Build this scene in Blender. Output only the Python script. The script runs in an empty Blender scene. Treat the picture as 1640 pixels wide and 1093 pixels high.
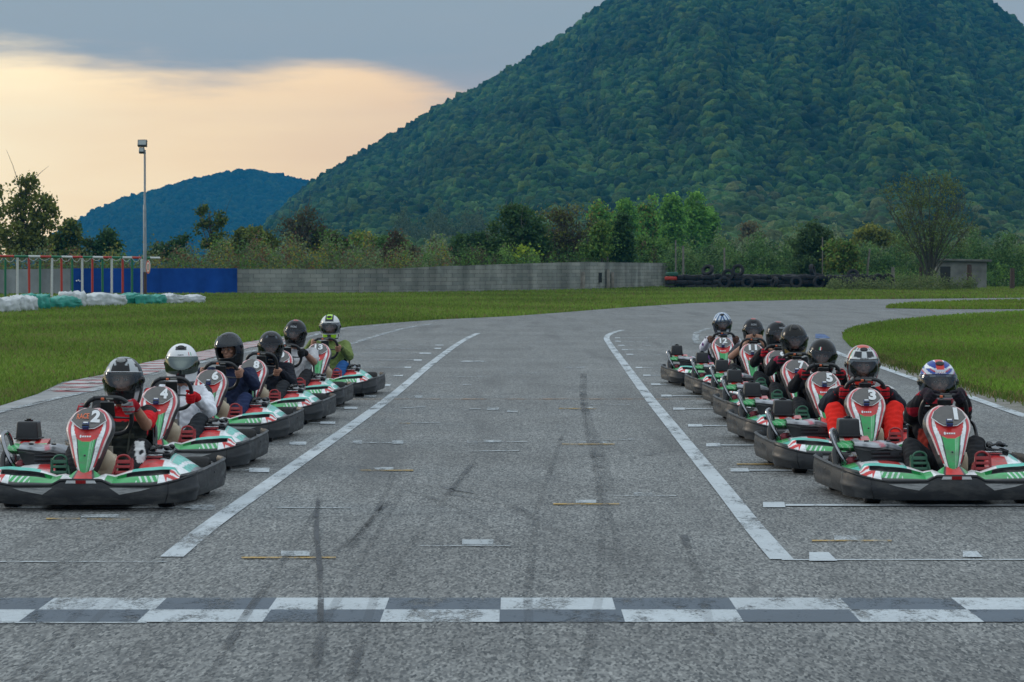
import bpy, bmesh, math, random
import numpy as np
from mathutils import Vector, Matrix, Euler
R = math.radians
sc = bpy.context.scene
COL = sc.collection

# ------------------------------------------------------------------ camera
FPX, CAMH, HOR = 4400.0, 1.65, 430.0
PITCH = math.atan((546.5 - HOR) / FPX)
cam_d = bpy.data.cameras.new("camera")
cam = bpy.data.objects.new("camera", cam_d)
COL.objects.link(cam)
cam.location = (0, 0, CAMH)
cam.rotation_euler = (math.pi / 2 - PITCH, 0, 0)
cam_d.sensor_width = 36.0
cam_d.lens = 36.0 * FPX / 1640.0
cam_d.clip_start = 0.5
cam_d.clip_end = 20000
cam_d.dof.use_dof = True
cam_d.dof.focus_distance = 21.5
cam_d.dof.aperture_fstop = 20.0
sc.camera = cam

# ------------------------------------------------------------------ world
w = bpy.data.worlds.new("World")
sc.world = w
w.use_nodes = True
nt = w.node_tree
nt.nodes.clear()
N = nt.nodes.new
L = nt.links.new
SUN_EL, SUN_AZ = R(16), R(-62)      # azimuth from +Y (view direction), negative = left
out = N("ShaderNodeOutputWorld")
bg = N("ShaderNodeBackground")
bg2 = N("ShaderNodeBackground")
mixs = N("ShaderNodeMixShader")
sky = N("ShaderNodeTexSky")
sky.sky_type = 'NISHITA'
sky.sun_disc = False
sky.sun_elevation = SUN_EL
sky.sun_rotation = SUN_AZ
L(sky.outputs[0], bg.inputs[0])
bg.inputs[1].default_value = 0.10
geo = N("ShaderNodeNewGeometry")
tc = N("ShaderNodeTexCoord")
sep = N("ShaderNodeSeparateXYZ")
L(tc.outputs["Generated"], sep.inputs[0])


def wmath(op, a, b=None, c=None):
    n = N("ShaderNodeMath")
    n.operation = op
    for i, v in enumerate((a, b, c)):
        if v is None:
            continue
        if isinstance(v, (int, float)):
            n.inputs[i].default_value = v
        else:
            L(v, n.inputs[i])
    return n.outputs[0]


def wramp(fac, stops, mode='LINEAR'):
    n = N("ShaderNodeValToRGB")
    n.color_ramp.interpolation = mode
    els = n.color_ramp.elements
    while len(els) < len(stops):
        els.new(0.5)
    for e, (p, c) in zip(els, stops):
        e.position = p
        e.color = (c[0], c[1], c[2], 1)
    L(fac, n.inputs[0])
    return n.outputs[0]


mp = N("ShaderNodeMapping")
mp.inputs["Scale"].default_value = (9, 9, 55)
L(tc.outputs["Generated"], mp.inputs[0])
wn = N("ShaderNodeTexNoise")
wn.inputs["Scale"].default_value = 1.6
wn.inputs["Detail"].default_value = 5
wn.inputs["Roughness"].default_value = 0.5
L(mp.outputs[0], wn.inputs[0])
nz = wmath('SUBTRACT', wn.outputs[0], 0.5)
# edge of the cloud deck: elevation as a function of x
xx = sep.outputs[0]
zz = sep.outputs[2]
edge = wmath('ADD', 0.0722, wmath('MULTIPLY', wmath('ABSOLUTE', wmath('ADD', xx, 0.10)), 0.03))
slope = wmath('MULTIPLY', wmath('MAXIMUM', wmath('ADD', xx, 0.055), 0.0), -0.30)
edge = wmath('ADD', edge, slope)
dz = wmath('ADD', wmath('SUBTRACT', zz, edge), wmath('MULTIPLY', nz, 0.034))
cloudmask = N("ShaderNodeMapRange")
cloudmask.interpolation_type = 'SMOOTHSTEP'
cloudmask.inputs[1].default_value = -0.0085
cloudmask.inputs[2].default_value = 0.0085
L(dz, cloudmask.inputs[0])
# cream band below the deck
band = wramp(wmath('MULTIPLY', wmath('ADD', xx, wmath('MULTIPLY', nz, 0.06)), 1.0), [(0.0, (0, 0, 0))])
bx = N("ShaderNodeMapRange")
bx.inputs[1].default_value = -0.19
bx.inputs[2].default_value = 0.02
L(wmath('ADD', xx, wmath('MULTIPLY', nz, 0.10)), bx.inputs[0])
cream = wramp(bx.outputs[0], [(0.0, (1.90, 1.46, 0.80)), (0.35, (1.75, 1.22, 0.60)), (0.75, (1.50, 0.97, 0.48)), (1.0, (1.10, 0.80, 0.54))])
# under-deck tint (pinkish near the edge)
# deck colour by elevation
dk = N("ShaderNodeMapRange")
dk.inputs[1].default_value = 0.06
dk.inputs[2].default_value = 0.5
L(wmath('ADD', zz, wmath('MULTIPLY', nz, 0.03)), dk.inputs[0])
deck = wramp(dk.outputs[0], [(0.0, (0.70, 0.55, 0.47)), (0.022, (0.52, 0.49, 0.49)), (0.05, (0.41, 0.45, 0.48)), (0.10, (0.38, 0.44, 0.48)), (0.4, (0.58, 0.68, 0.78)), (1.0, (1.00, 1.12, 1.20))])
mx = N("ShaderNodeMixRGB")
L(cloudmask.outputs[0], mx.inputs[0])
L(cream, mx.inputs[1])
L(deck, mx.inputs[2])
# the cream glow is only in front, left; the rest of the horizon is grey-blue
fr = N("ShaderNodeMapRange")
fr.interpolation_type = 'SMOOTHSTEP'
fr.inputs[1].default_value = 0.0
fr.inputs[2].default_value = 0.5
L(sep.outputs[1], fr.inputs[0])
mx2 = N("ShaderNodeMixRGB")
L(fr.outputs[0], mx2.inputs[0])
mx2.inputs[1].default_value = (0.48, 0.55, 0.66, 1)
L(mx.outputs[0], mx2.inputs[2])
up = N("ShaderNodeMapRange")
up.interpolation_type = 'SMOOTHSTEP'
up.inputs[1].default_value = 0.10
up.inputs[2].default_value = 0.40
L(zz, up.inputs[0])
mx3 = N("ShaderNodeMixRGB")
L(up.outputs[0], mx3.inputs[0])
L(mx2.outputs[0], mx3.inputs[1])
L(deck, mx3.inputs[2])
L(mx3.outputs[0], bg2.inputs[0])
bg2.inputs[1].default_value = 1.0
mixs.inputs[0].default_value = 0.88
L(bg.outputs[0], mixs.inputs[1])
L(bg2.outputs[0], mixs.inputs[2])
L(mixs.outputs[0], out.inputs[0])

# ------------------------------------------------------------------ sun
sd = bpy.data.lights.new("sun", 'SUN')
sun = bpy.data.objects.new("sun", sd)
COL.objects.link(sun)
sd.energy = 0.9
sd.angle = R(14)
sd.color = (1.0, 0.86, 0.68)
sdir = Vector((math.sin(SUN_AZ) * math.cos(SUN_EL), math.cos(SUN_AZ) * math.cos(SUN_EL), math.sin(SUN_EL)))
sun.rotation_euler = sdir.to_track_quat('Z', 'Y').to_euler()
sc.view_settings.view_transform = 'Standard'
sc.view_settings.look = 'None'
sc.view_settings.exposure = 0.0
sc.view_settings.gamma = 1.0
sc.render.engine = 'CYCLES'
sc.cycles.use_denoising = True
sc.cycles.max_bounces = 6
sc.cycles.transparent_max_bounces = 16
sc.cycles.volume_bounces = 1
sc.cycles.use_adaptive_sampling = False


# ------------------------------------------------------------------ pixel helper (ground points)
def G(u, v, z=0.0):
    dx = (u - 820.0) / FPX
    up_ = (546.5 - v) / FPX
    dy = math.cos(PITCH) + math.sin(PITCH) * up_
    dz_ = -math.sin(PITCH) + math.cos(PITCH) * up_
    t = (z - CAMH) / dz_
    return (dx * t, dy * t)


def AT(u, Y):
    return (u - 820.0) / FPX * Y * 1.0


def ZV(v, Y):
    return CAMH + (HOR - v) / FPX * Y


# ------------------------------------------------------------------ materials
MATS = {}


def nodes_of(m):
    m.use_nodes = True
    t = m.node_tree
    return t, t.nodes, t.links, t.nodes["Principled BSDF"]


def mat(name, col, rough=0.5, metal=0.0, var=0.12, bump=0.0, scale=30.0, coat=0.0, spec=0.5):
    if name in MATS:
        return MATS[name]
    m = bpy.data.materials.new(name)
    t, ns, ls, p = nodes_of(m)
    tcn = ns.new("ShaderNodeTexCoord")
    n = ns.new("ShaderNodeTexNoise")
    n.inputs["Scale"].default_value = scale
    n.inputs["Detail"].default_value = 4
    ls.new(tcn.outputs["Object"], n.inputs[0])
    mr = ns.new("ShaderNodeMapRange")
    mr.inputs[3].default_value = 1 - var
    mr.inputs[4].default_value = 1 + var
    mr.inputs[1].default_value = 0.3
    mr.inputs[2].default_value = 0.7
    ls.new(n.outputs[0], mr.inputs[0])
    mul = ns.new("ShaderNodeMixRGB")
    mul.blend_type = 'MULTIPLY'
    mul.inputs[0].default_value = 1
    if col == 'attr':
        a = ns.new("ShaderNodeAttribute")
        a.attribute_name = "Col"
        ls.new(a.outputs["Color"], mul.inputs[1])
    else:
        mul.inputs[1].default_value = (col[0], col[1], col[2], 1)
    ls.new(mr.outputs[0], mul.inputs[2])
    ls.new(mul.outputs[0], p.inputs["Base Color"])
    p.inputs["Roughness"].default_value = rough
    p.inputs["Metallic"].default_value = metal
    p.inputs["Specular IOR Level"].default_value = spec
    p.inputs["Coat Weight"].default_value = coat
    p.inputs["Coat Roughness"].default_value = 0.08
    if bump:
        b = ns.new("ShaderNodeBump")
        b.inputs["Strength"].default_value = bump
        b.inputs["Distance"].default_value = 0.01
        ls.new(n.outputs[0], b.inputs["Height"])
        ls.new(b.outputs[0], p.inputs["Normal"])
    MATS[name] = m
    return m


M_paint = mat("painted_plastic", 'attr', 0.30, 0, 0.13, 0.0, 22, coat=0.30)


def weather(m, dust, amount, scale):
    t = m.node_tree
    ns, ls = t.nodes, t.links
    p = ns["Principled BSDF"]
    src = p.inputs["Base Color"].links[0].from_socket
    tcn = ns.new("ShaderNodeTexCoord")
    oi = ns.new("ShaderNodeObjectInfo")
    ml = ns.new("ShaderNodeMath"); ml.operation = 'MULTIPLY'; ml.inputs[1].default_value = 37.0
    ls.new(oi.outputs["Random"], ml.inputs[0])
    va = ns.new("ShaderNodeVectorMath"); va.operation = 'ADD'
    ls.new(tcn.outputs["Object"], va.inputs[0]); ls.new(ml.outputs[0], va.inputs[1])
    mp_ = ns.new("ShaderNodeMapping"); mp_.inputs["Scale"].default_value = (1, 1, 3.0)
    ls.new(va.outputs[0], mp_.inputs[0])
    n = ns.new("ShaderNodeTexNoise"); n.inputs["Scale"].default_value = scale; n.inputs["Detail"].default_value = 6; n.inputs["Roughness"].default_value = 0.7
    ls.new(mp_.outputs[0], n.inputs[0])
    mr = ns.new("ShaderNodeMapRange"); mr.inputs[1].default_value = 0.48; mr.inputs[2].default_value = 0.70; mr.inputs[4].default_value = amount
    ls.new(n.outputs[0], mr.inputs[0])
    mx_ = ns.new("ShaderNodeMixRGB")
    ls.new(mr.outputs[0], mx_.inputs[0]); ls.new(src, mx_.inputs[1]); mx_.inputs[2].default_value = (*dust, 1)
    ls.new(mx_.outputs[0], p.inputs["Base Color"])
    r2 = ns.new("ShaderNodeMapRange"); r2.inputs[1].default_value = 0.4; r2.inputs[2].default_value = 0.7
    r2.inputs[3].default_value = p.inputs["Roughness"].default_value; r2.inputs[4].default_value = min(1, p.inputs["Roughness"].default_value + 0.35)
    ls.new(n.outputs[0], r2.inputs[0]); ls.new(r2.outputs[0], p.inputs["Roughness"])


weather(M_paint, (0.16, 0.15, 0.14), 0.55, 7)
M_helm = mat("helmet_lacquer", 'attr', 0.20, 0, 0.03, 0.0, 20, coat=0.0, spec=0.28)
M_cloth = mat("clothing", 'attr', 0.85, 0, 0.12, 0.04, 24, spec=0.2)
M_skin = mat("skin", (0.42, 0.20, 0.13), 0.5, 0, 0.12, 0.05, 30, spec=0.35)
M_rub = mat("black_bumper_plastic", (0.017, 0.020, 0.024), 0.40, 0, 0.25, 0.05, 9, spec=0.45)
weather(M_rub, (0.10, 0.10, 0.095), 0.55, 6)
M_blk = mat("black_plastic", (0.018, 0.020, 0.023), 0.4, 0, 0.15, 0.05, 40)
M_blk2 = mat("gloss_black", (0.012, 0.013, 0.015), 0.18, 0, 0.1)
M_tyre = mat("tyre_rubber", (0.016, 0.016, 0.017), 0.75, 0, 0.25, 0.3, 60, spec=0.3)
M_steel = mat("steel_tube", (0.10, 0.105, 0.115), 0.3, 0.9, 0.15)
M_chrome = mat("chrome_tube", (0.45, 0.46, 0.48), 0.2, 1.0, 0.1)
M_tank = mat("milky_tank_plastic", (0.52, 0.43, 0.30), 0.40, 0, 0.2, 0.0, 8)
M_red = mat("red_plastic", (0.30, 0.008, 0.012), 0.35, 0, 0.15)
M_green = mat("green_plastic", (0.008, 0.10, 0.050), 0.38, 0, 0.15)
M_white = mat("white_vinyl", (0.75, 0.77, 0.78), 0.4, 0, 0.05)
M_orange = mat("orange_vinyl", (0.75, 0.17, 0.07), 0.5, 0, 0.1)
M_refl = mat("grey_reflector", (0.24, 0.25, 0.25), 0.4, 0, 0.12)
M_blue = mat("blue_plastic", (0.010, 0.035, 0.16), 0.3, 0, 0.1)
M_plate = mat("grey_number_plate", (0.13, 0.125, 0.12), 0.28, 0.2, 0.1)
M_brown = mat("brown_block", (0.09, 0.035, 0.025), 0.7, 0, 0.3)
M_conc = mat("concrete_grey", (0.27, 0.28, 0.285), 0.9, 0, 0.25, 0.2, 1.2)


def visor_mat(name, tint, refl, alpha):
    m = bpy.data.materials.new(name)
    m.use_nodes = True
    t = m.node_tree
    t.nodes.clear()
    o = t.nodes.new("ShaderNodeOutputMaterial")
    tr = t.nodes.new("ShaderNodeBsdfTransparent")
    tr.inputs[0].default_value = (*tint, 1)
    gl = t.nodes.new("ShaderNodeBsdfGlossy")
    gl.inputs[0].default_value = (*refl, 1)
    gl.inputs[1].default_value = 0.04
    fz = t.nodes.new("ShaderNodeFresnel")
    fz.inputs[0].default_value = 1.5
    ma = t.nodes.new("ShaderNodeMath")
    ma.operation = 'ADD'
    ma.inputs[1].default_value = alpha
    ma.use_clamp = True
    t.links.new(fz.outputs[0], ma.inputs[0])
    mi = t.nodes.new("ShaderNodeMixShader")
    t.links.new(ma.outputs[0], mi.inputs[0])
    t.links.new(tr.outputs[0], mi.inputs[1])
    t.links.new(gl.outputs[0], mi.inputs[2])
    t.links.new(mi.outputs[0], o.inputs[0])
    return m


M_visor = visor_mat("smoked_visor", (0.34, 0.36, 0.38), (0.8, 0.85, 0.9), 0.02)
M_visor_clear = visor_mat("clear_visor", (0.60, 0.62, 0.64), (0.8, 0.85, 0.9), 0.02)
M_visor_mirror = visor_mat("mirror_visor", (0.02, 0.03, 0.03), (0.34, 0.40, 0.38), 0.42)


# ------------------------------------------------------------------ mesh building
class MB:
    def __init__(s):
        s.v, s.f, s.m, s.c = [], [], [], []

    def add(s, vs, fs, mi=0, cs=None):
        o = len(s.v)
        s.v.extend(tuple(map(float, p)) for p in vs)
        s.f.extend(tuple(o + i for i in f) for f in fs)
        s.m.extend([mi] * len(fs))
        s.c.extend(cs if cs is not None else [(0.5, 0.5, 0.5)] * len(vs))
        return s

    def tube(s, pts, r, seg=8, mi=0, cap=True, flat=1.0, col=None):
        pts = [Vector(p) for p in pts]
        n = len(pts)
        rs = r if isinstance(r, (list, tuple)) else [r] * n
        vs, prev = [], None
        for i, p in enumerate(pts):
            t = (pts[min(i + 1, n - 1)] - pts[max(i - 1, 0)])
            if t.length < 1e-9:
                t = Vector((0, 0, 1))
            t.normalize()
            if prev is None:
                a = Vector((0, 0, 1)) if abs(t.z) < 0.9 else Vector((1, 0, 0))
                x = t.cross(a).normalized()
            else:
                x = (prev - t * prev.dot(t))
                x = x.normalized() if x.length > 1e-6 else t.orthogonal().normalized()
            prev = x
            y = t.cross(x)
            for k in range(seg):
                a = 2 * math.pi * k / seg
                vs.append(p + x * math.cos(a) * rs[i] + y * math.sin(a) * rs[i] * flat)
        fs = []
        for i in range(n - 1):
            for k in range(seg):
                k2 = (k + 1) % seg
                fs.append((i * seg + k, i * seg + k2, (i + 1) * seg + k2, (i + 1) * seg + k))
        if cap:
            fs.append(tuple(range(seg))[::-1])
            fs.append(tuple((n - 1) * seg + k for k in range(seg)))
        return s.add(vs, fs, mi, [col] * len(vs) if col else None)

    def box(s, c, d, rot=None, mi=0, bev=0.0, col=None):
        bm = bmesh.new()
        bmesh.ops.create_cube(bm, size=1.0)
        for v in bm.verts:
            v.co = Vector((v.co.x * d[0], v.co.y * d[1], v.co.z * d[2]))
        if bev:
            bmesh.ops.bevel(bm, geom=list(bm.edges), offset=bev, segments=2, affect='EDGES', profile=0.6)
        Mx = Euler(rot).to_matrix() if rot else Matrix.Identity(3)
        vs = [Mx @ v.co + Vector(c) for v in bm.verts]
        fs = [tuple(v.index for v in f.verts) for f in bm.faces]
        bm.free()
        return s.add(vs, fs, mi, [col] * len(vs) if col else None)

    def ell(s, c, r, rot=None, nu=14, nv=9, mi=0, col=None):
        Mx = rot if isinstance(rot, Matrix) else (Euler(rot).to_matrix() if rot else Matrix.Identity(3))
        c = Vector(c)
        vs = [c + Mx @ Vector((0, 0, r[2]))]
        for j in range(1, nv):
            th = math.pi * j / nv
            for i in range(nu):
                ph = 2 * math.pi * i / nu
                vs.append(c + Mx @ Vector((r[0] * math.sin(th) * math.cos(ph), r[1] * math.sin(th) * math.sin(ph), r[2] * math.cos(th))))
        vs.append(c - Mx @ Vector((0, 0, r[2])))
        fs = [(0, 1 + i, 1 + (i + 1) % nu) for i in range(nu)]
        for j in range(nv - 2):
            for i in range(nu):
                a, b = 1 + j * nu + i, 1 + j * nu + (i + 1) % nu
                fs.append((a, a + nu, b + nu, b))
        e = len(vs) - 1
        o = 1 + (nv - 2) * nu
        fs += [(o + (i + 1) % nu, o + i, e) for i in range(nu)]
        return s.add(vs, fs, mi, [col] * len(vs) if col else None)

    def cap(s, a, b, ra, rb, seg=12, mi=0):
        """tapered capsule"""
        a, b = Vector(a), Vector(b)
        t = (b - a)
        ln = max(t.length, 1e-6)
        t = t / ln
        pts, rs = [], []
        for k in (0.0, 0.35, 0.7, 0.93):
            an = math.pi / 2 * (1 - k)
            pts.append(a - t * ra * math.sin(an))
            rs.append(max(ra * math.cos(an), ra * 0.03))
        pts.append(a); rs.append(ra)
        for k in (0.25, 0.5, 0.75):
            pts.append(a + t * ln * k); rs.append(ra + (rb - ra) * k)
        pts.append(b); rs.append(rb)
        for k in (0.93, 0.7, 0.35, 0.0):
            an = math.pi / 2 * (1 - k)
            pts.append(b + t * rb * math.sin(an))
            rs.append(max(rb * math.cos(an), rb * 0.03))
        return s.tube(pts, rs, seg, mi)

    def surf(s, fn, nu, nv, colfn=None, thick=0.0, mi=0, back=(0.02, 0.022, 0.025), closed_u=False):
        """fn(u,v)->(x,y,z) for u,v in 0..1"""
        P = [[Vector(fn(i / nu, j / nv)) for i in range(nu + 1)] for j in range(nv + 1)]
        vs, cs = [], []
        for j in range(nv + 1):
            for i in range(nu + 1):
                vs.append(P[j][i])
                cs.append(colfn(i / nu, j / nv) if colfn else (0.5, 0.5, 0.5))
        W = nu + 1
        fs = [(j * W + i, j * W + i + 1, (j + 1) * W + i + 1, (j + 1) * W + i) for j in range(nv) for i in range(nu)]
        if thick:
            nv0 = len(vs)
            for j in range(nv + 1):
                for i in range(nu + 1):
                    du = P[j][min(i + 1, nu)] - P[j][max(i - 1, 0)]
                    dv = P[min(j + 1, nv)][i] - P[max(j - 1, 0)][i]
                    n = du.cross(dv)
                    n = n.normalized() if n.length > 1e-12 else Vector((0, 0, 1))
                    vs.append(P[j][i] - n * thick)
                    cs.append(back)
            fs += [(nv0 + j * W + i, nv0 + (j + 1) * W + i, nv0 + (j + 1) * W + i + 1, nv0 + j * W + i + 1) for j in range(nv) for i in range(nu)]
            for i in range(nu):
                fs.append((i + 1, i, nv0 + i, nv0 + i + 1))
                a = nv * W + i
                fs.append((a, a + 1, nv0 + a + 1, nv0 + a))
            for j in range(nv):
                a = j * W
                fs.append((a, a + W, nv0 + a + W, nv0 + a))
                b = j * W + nu
                fs.append((b + W, b, nv0 + b, nv0 + b + W))
        return s.add(vs, fs, mi, cs)

    def prism(s, poly, fn, h, mi=0):
        """polygon (2D) mapped by fn(x,y,k) with k = 0 bottom or h top"""
        n = len(poly)
        vs = [fn(x, y, 0) for x, y in poly] + [fn(x, y, h) for x, y in poly]
        fs = [tuple(range(n))[::-1], tuple(range(n, 2 * n))] + [(i, (i + 1) % n, n + (i + 1) % n, n + i) for i in range(n)]
        return s.add(vs, fs, mi)

    def mesh(s, name, mats, smooth=True, angle=35, normals=True):
        me = bpy.data.meshes.new(name)
        me.from_pydata(s.v, [], s.f)
        for m in (mats if isinstance(mats, (list, tuple)) else [mats]):
            me.materials.append(m)
        me.polygons.foreach_set("material_index", s.m)
        a = me.color_attributes.new("Col", 'FLOAT_COLOR', 'POINT')
        c = np.ones((len(s.v), 4), np.float32)
        c[:, :3] = np.array(s.c, np.float32).reshape(-1, 3)
        a.data.foreach_set("color", c.ravel())
        if normals:
            bm = bmesh.new()
            bm.from_mesh(me)
            bmesh.ops.recalc_face_normals(bm, faces=bm.faces)
            bm.to_mesh(me)
            bm.free()
        if smooth:
            me.polygons.foreach_set("use_smooth", [True] * len(me.polygons))
            me.set_sharp_from_angle(angle=R(angle))
        me.update()
        return me

    def obj(s, name, mats, parent=None, **k):
        o = bpy.data.objects.new(name, s.mesh(name, mats, **k))
        COL.objects.link(o)
        if parent:
            o.parent = parent
        return o


def fast_mesh(name, V, F, mats, col=None, smooth=False, mi=None):
    """V (n,3) float, F (m,k) int"""
    me = bpy.data.meshes.new(name)
    V = np.asarray(V, np.float32)
    F = np.asarray(F, np.int32)
    m, k = F.shape
    me.vertices.add(len(V))
    me.vertices.foreach_set("co", V.ravel())
    me.loops.add(m * k)
    me.loops.foreach_set("vertex_index", F.ravel())
    me.polygons.add(m)
    me.polygons.foreach_set("loop_start", np.arange(0, m * k, k, dtype=np.int32))
    me.polygons.foreach_set("loop_total", np.full(m, k, np.int32))
    for q in (mats if isinstance(mats, (list, tuple)) else [mats]):
        me.materials.append(q)
    if mi is not None:
        me.polygons.foreach_set("material_index", np.asarray(mi, np.int32))
    if col is not None:
        a = me.color_attributes.new("Col", 'FLOAT_COLOR', 'POINT')
        c = np.ones((len(V), 4), np.float32)
        c[:, :3] = col
        a.data.foreach_set("color", c.ravel())
    if smooth:
        me.polygons.foreach_set("use_smooth", np.ones(m, bool))
    me.update(calc_edges=True)
    me.validate()
    return me


def link(name, me, parent=None):
    o = bpy.data.objects.new(name, me)
    COL.objects.link(o)
    if parent:
        o.parent = parent
    return o


def tag(o, label=None, cat=None, group=None, kind=None):
    if label: o['label'] = label
    if cat: o['category'] = cat
    if group: o['group'] = group
    if kind: o['kind'] = kind
    return o


def empty(name, loc, rz=0.0):
    o = bpy.data.objects.new(name, None)
    COL.objects.link(o)
    o.location = loc
    o.rotation_euler = (0, 0, rz)
    o.empty_display_size = 0.3
    return o


def catmull(pts, k=6):
    pts = [Vector(p) for p in pts]
    P = [pts[0]] + pts + [pts[-1]]
    o = []
    for i in range(1, len(P) - 2):
        for j in range(k):
            t = j / k
            a, b, c, d = P[i - 1], P[i], P[i + 1], P[i + 2]
            o.append(0.5 * ((2 * b) + (c - a) * t + (2 * a - 5 * b + 4 * c - d) * t * t + (3 * b - a - 3 * c + d) * t ** 3))
    o.append(pts[-1])
    return o


def lerp_tab(tab, t):
    for i in range(len(tab) - 1):
        if t <= tab[i + 1][0] or i == len(tab) - 2:
            a, b = tab[i], tab[i + 1]
            k = (t - a[0]) / (b[0] - a[0])
            k = min(max(k, 0), 1)
            return [p + (q - p) * k for p, q in zip(a[1:], b[1:])]


def spline_tab(tab, t):
    n = len(tab)
    i = 0
    while i < n - 2 and t > tab[i + 1][0]:
        i += 1
    P0, P1, P2, P3 = tab[max(i - 1, 0)], tab[i], tab[i + 1], tab[min(i + 2, n - 1)]
    k = min(max((t - P1[0]) / (P2[0] - P1[0]), 0), 1)
    return [0.5 * (2 * b + (c - a) * k + (2 * a - 5 * b + 4 * c - d) * k * k + (3 * b - a - 3 * c + d) * k ** 3)
            for a, b, c, d in zip(P0[1:], P1[1:], P2[1:], P3[1:])]


_tc = {}


def text_poly(txt, bold=0.0):
    key = (txt, bold)
    if key in _tc:
        return _tc[key]
    cu = bpy.data.curves.new("t", 'FONT')
    cu.body = txt
    cu.size = 1.0
    cu.offset = bold
    cu.resolution_u = 4
    ob = bpy.data.objects.new("t", cu)
    COL.objects.link(ob)
    dg = bpy.context.evaluated_depsgraph_get()
    me = bpy.data.meshes.new_from_object(ob.evaluated_get(dg))
    bm = bmesh.new()
    bm.from_mesh(me)
    bmesh.ops.triangulate(bm, faces=bm.faces)
    vs = [(v.co.x, v.co.y) for v in bm.verts]
    fs = [tuple(v.index for v in f.verts) for f in bm.faces]
    bm.free()
    bpy.data.objects.remove(ob)
    bpy.data.curves.remove(cu)
    bpy.data.meshes.remove(me)
    xs = [a for a, _ in vs]
    ys = [b for _, b in vs]
    w_, h_ = max(xs) - min(xs), max(ys) - min(ys)
    vs = [((a - min(xs)) / w_ - 0.5, (b - min(ys)) / h_ - 0.5) for a, b in vs]
    _tc[key] = (vs, fs, w_ / h_)
    return _tc[key]


def add_text(mb, txt, fn, width, height, mi=0, bold=0.04):
    """fn(x,y)->point on surface, x,y in metres from text centre"""
    vs, fs, _ = text_poly(txt, bold)
    mb.add([fn(a * width, b * height) for a, b in vs], fs, mi)


# =================================================================== GROUND MATERIALS
def ground_mat(name):
    m = bpy.data.materials.new(name)
    t, ns, ls, p = nodes_of(m)
    tcn = ns.new("ShaderNodeTexCoord")

    def noise(scale, detail=4, rough=0.55, vec=None, dist=0.0):
        n = ns.new("ShaderNodeTexNoise")
        n.inputs["Scale"].default_value = scale
        n.inputs["Detail"].default_value = detail
        n.inputs["Roughness"].default_value = rough
        n.inputs["Distortion"].default_value = dist
        ls.new(vec or tcn.outputs["Object"], n.inputs[0])
        return n.outputs[0]

    def rng(x, a, b, c, d):
        n = ns.new("ShaderNodeMapRange")
        for i, v in enumerate((a, b, c, d)):
            n.inputs[i + 1].default_value = v
        ls.new(x, n.inputs[0])
        return n.outputs[0]

    def mix(f, a, b, mode='MIX'):
        n = ns.new("ShaderNodeMixRGB")
        n.blend_type = mode
        for i, v in enumerate((f, a, b)):
            if isinstance(v, (int, float)):
                n.inputs[i].default_value = v if i == 0 else (v, v, v, 1)
            elif isinstance(v, tuple):
                n.inputs[i].default_value = (*v, 1)
            else:
                ls.new(v, n.inputs[i])
        return n.outputs[0]

    def mapped(sx, sy, sz, rot=0.0):
        n = ns.new("ShaderNodeMapping")
        n.inputs["Scale"].default_value = (sx, sy, sz)
        n.inputs["Rotation"].default_value = (0, 0, rot)
        ls.new(tcn.outputs["Object"], n.inputs[0])
        return n.outputs[0]
    return m, t, ns, ls, p, noise, rng, mix, mapped, tcn


m, t, ns, ls, p, noise, rng, mix, mapped, tcn = ground_mat("asphalt")
vor = ns.new("ShaderNodeTexVoronoi")
vor.inputs["Scale"].default_value = 66
ls.new(mapped(1.35, 0.34, 1), vor.inputs[0])
grain = rng(vor.outputs["Color"], 0.12, 0.88, 0.0, 1.0)
g2 = noise(24, 3, 0.7, mapped(1, 0.35, 1))
big = noise(0.35, 5, 0.6)
long_ = noise(1.0, 4, 0.6, mapped(1.6, 0.10, 1))
c = mix(grain, (0.022, 0.029, 0.034), (0.31, 0.318, 0.308))
c = mix(rng(g2, 0.35, 0.65, 0.0, 0.50), c, (0.070, 0.078, 0.083))
c = mix(1.0, c, rng(big, 0.3, 0.7, 0.78, 1.18), 'MULTIPLY')
c = mix(1.0, c, rng(long_, 0.3, 0.7, 0.86, 1.12), 'MULTIPLY')
# rubbered tracks where the karts brake and pull away (real dark rubber on the lane)
str_ = noise(1.0, 3, 0.5, mapped(1.5, 0.10, 1, 0.30))
c = mix(rng(str_, 0.55, 0.70, 0.0, 0.50), c, (0.050, 0.053, 0.056))
# fine cracks
cr = ns.new("ShaderNodeTexVoronoi")
cr.feature = 'DISTANCE_TO_EDGE'
cr.inputs["Scale"].default_value = 0.32
wv = ns.new("ShaderNodeVectorMath")
wv.operation = 'ADD'
nn = ns.new("ShaderNodeTexNoise")
nn.inputs["Scale"].default_value = 1.3
nn.inputs["Detail"].default_value = 6
ls.new(tcn.outputs["Object"], nn.inputs[0])
ls.new(tcn.outputs["Object"], wv.inputs[0])
ls.new(nn.outputs["Color"], wv.inputs[1])
ls.new(wv.outputs[0], cr.inputs[0])
c = mix(rng(cr.outputs["Distance"], 0.0, 0.012, 0.40, 0.0), c, (0.045, 0.048, 0.052))
ls.new(c, p.inputs["Base Color"])
p.inputs["Roughness"].default_value = 0.72
p.inputs["Specular IOR Level"].default_value = 0.4
bmp = ns.new("ShaderNodeBump")
bmp.inputs["Strength"].default_value = 0.35
bmp.inputs["Distance"].default_value = 0.006
ls.new(grain, bmp.inputs["Height"])
ls.new(bmp.outputs[0], p.inputs["Normal"])
M_asph = m

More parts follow.
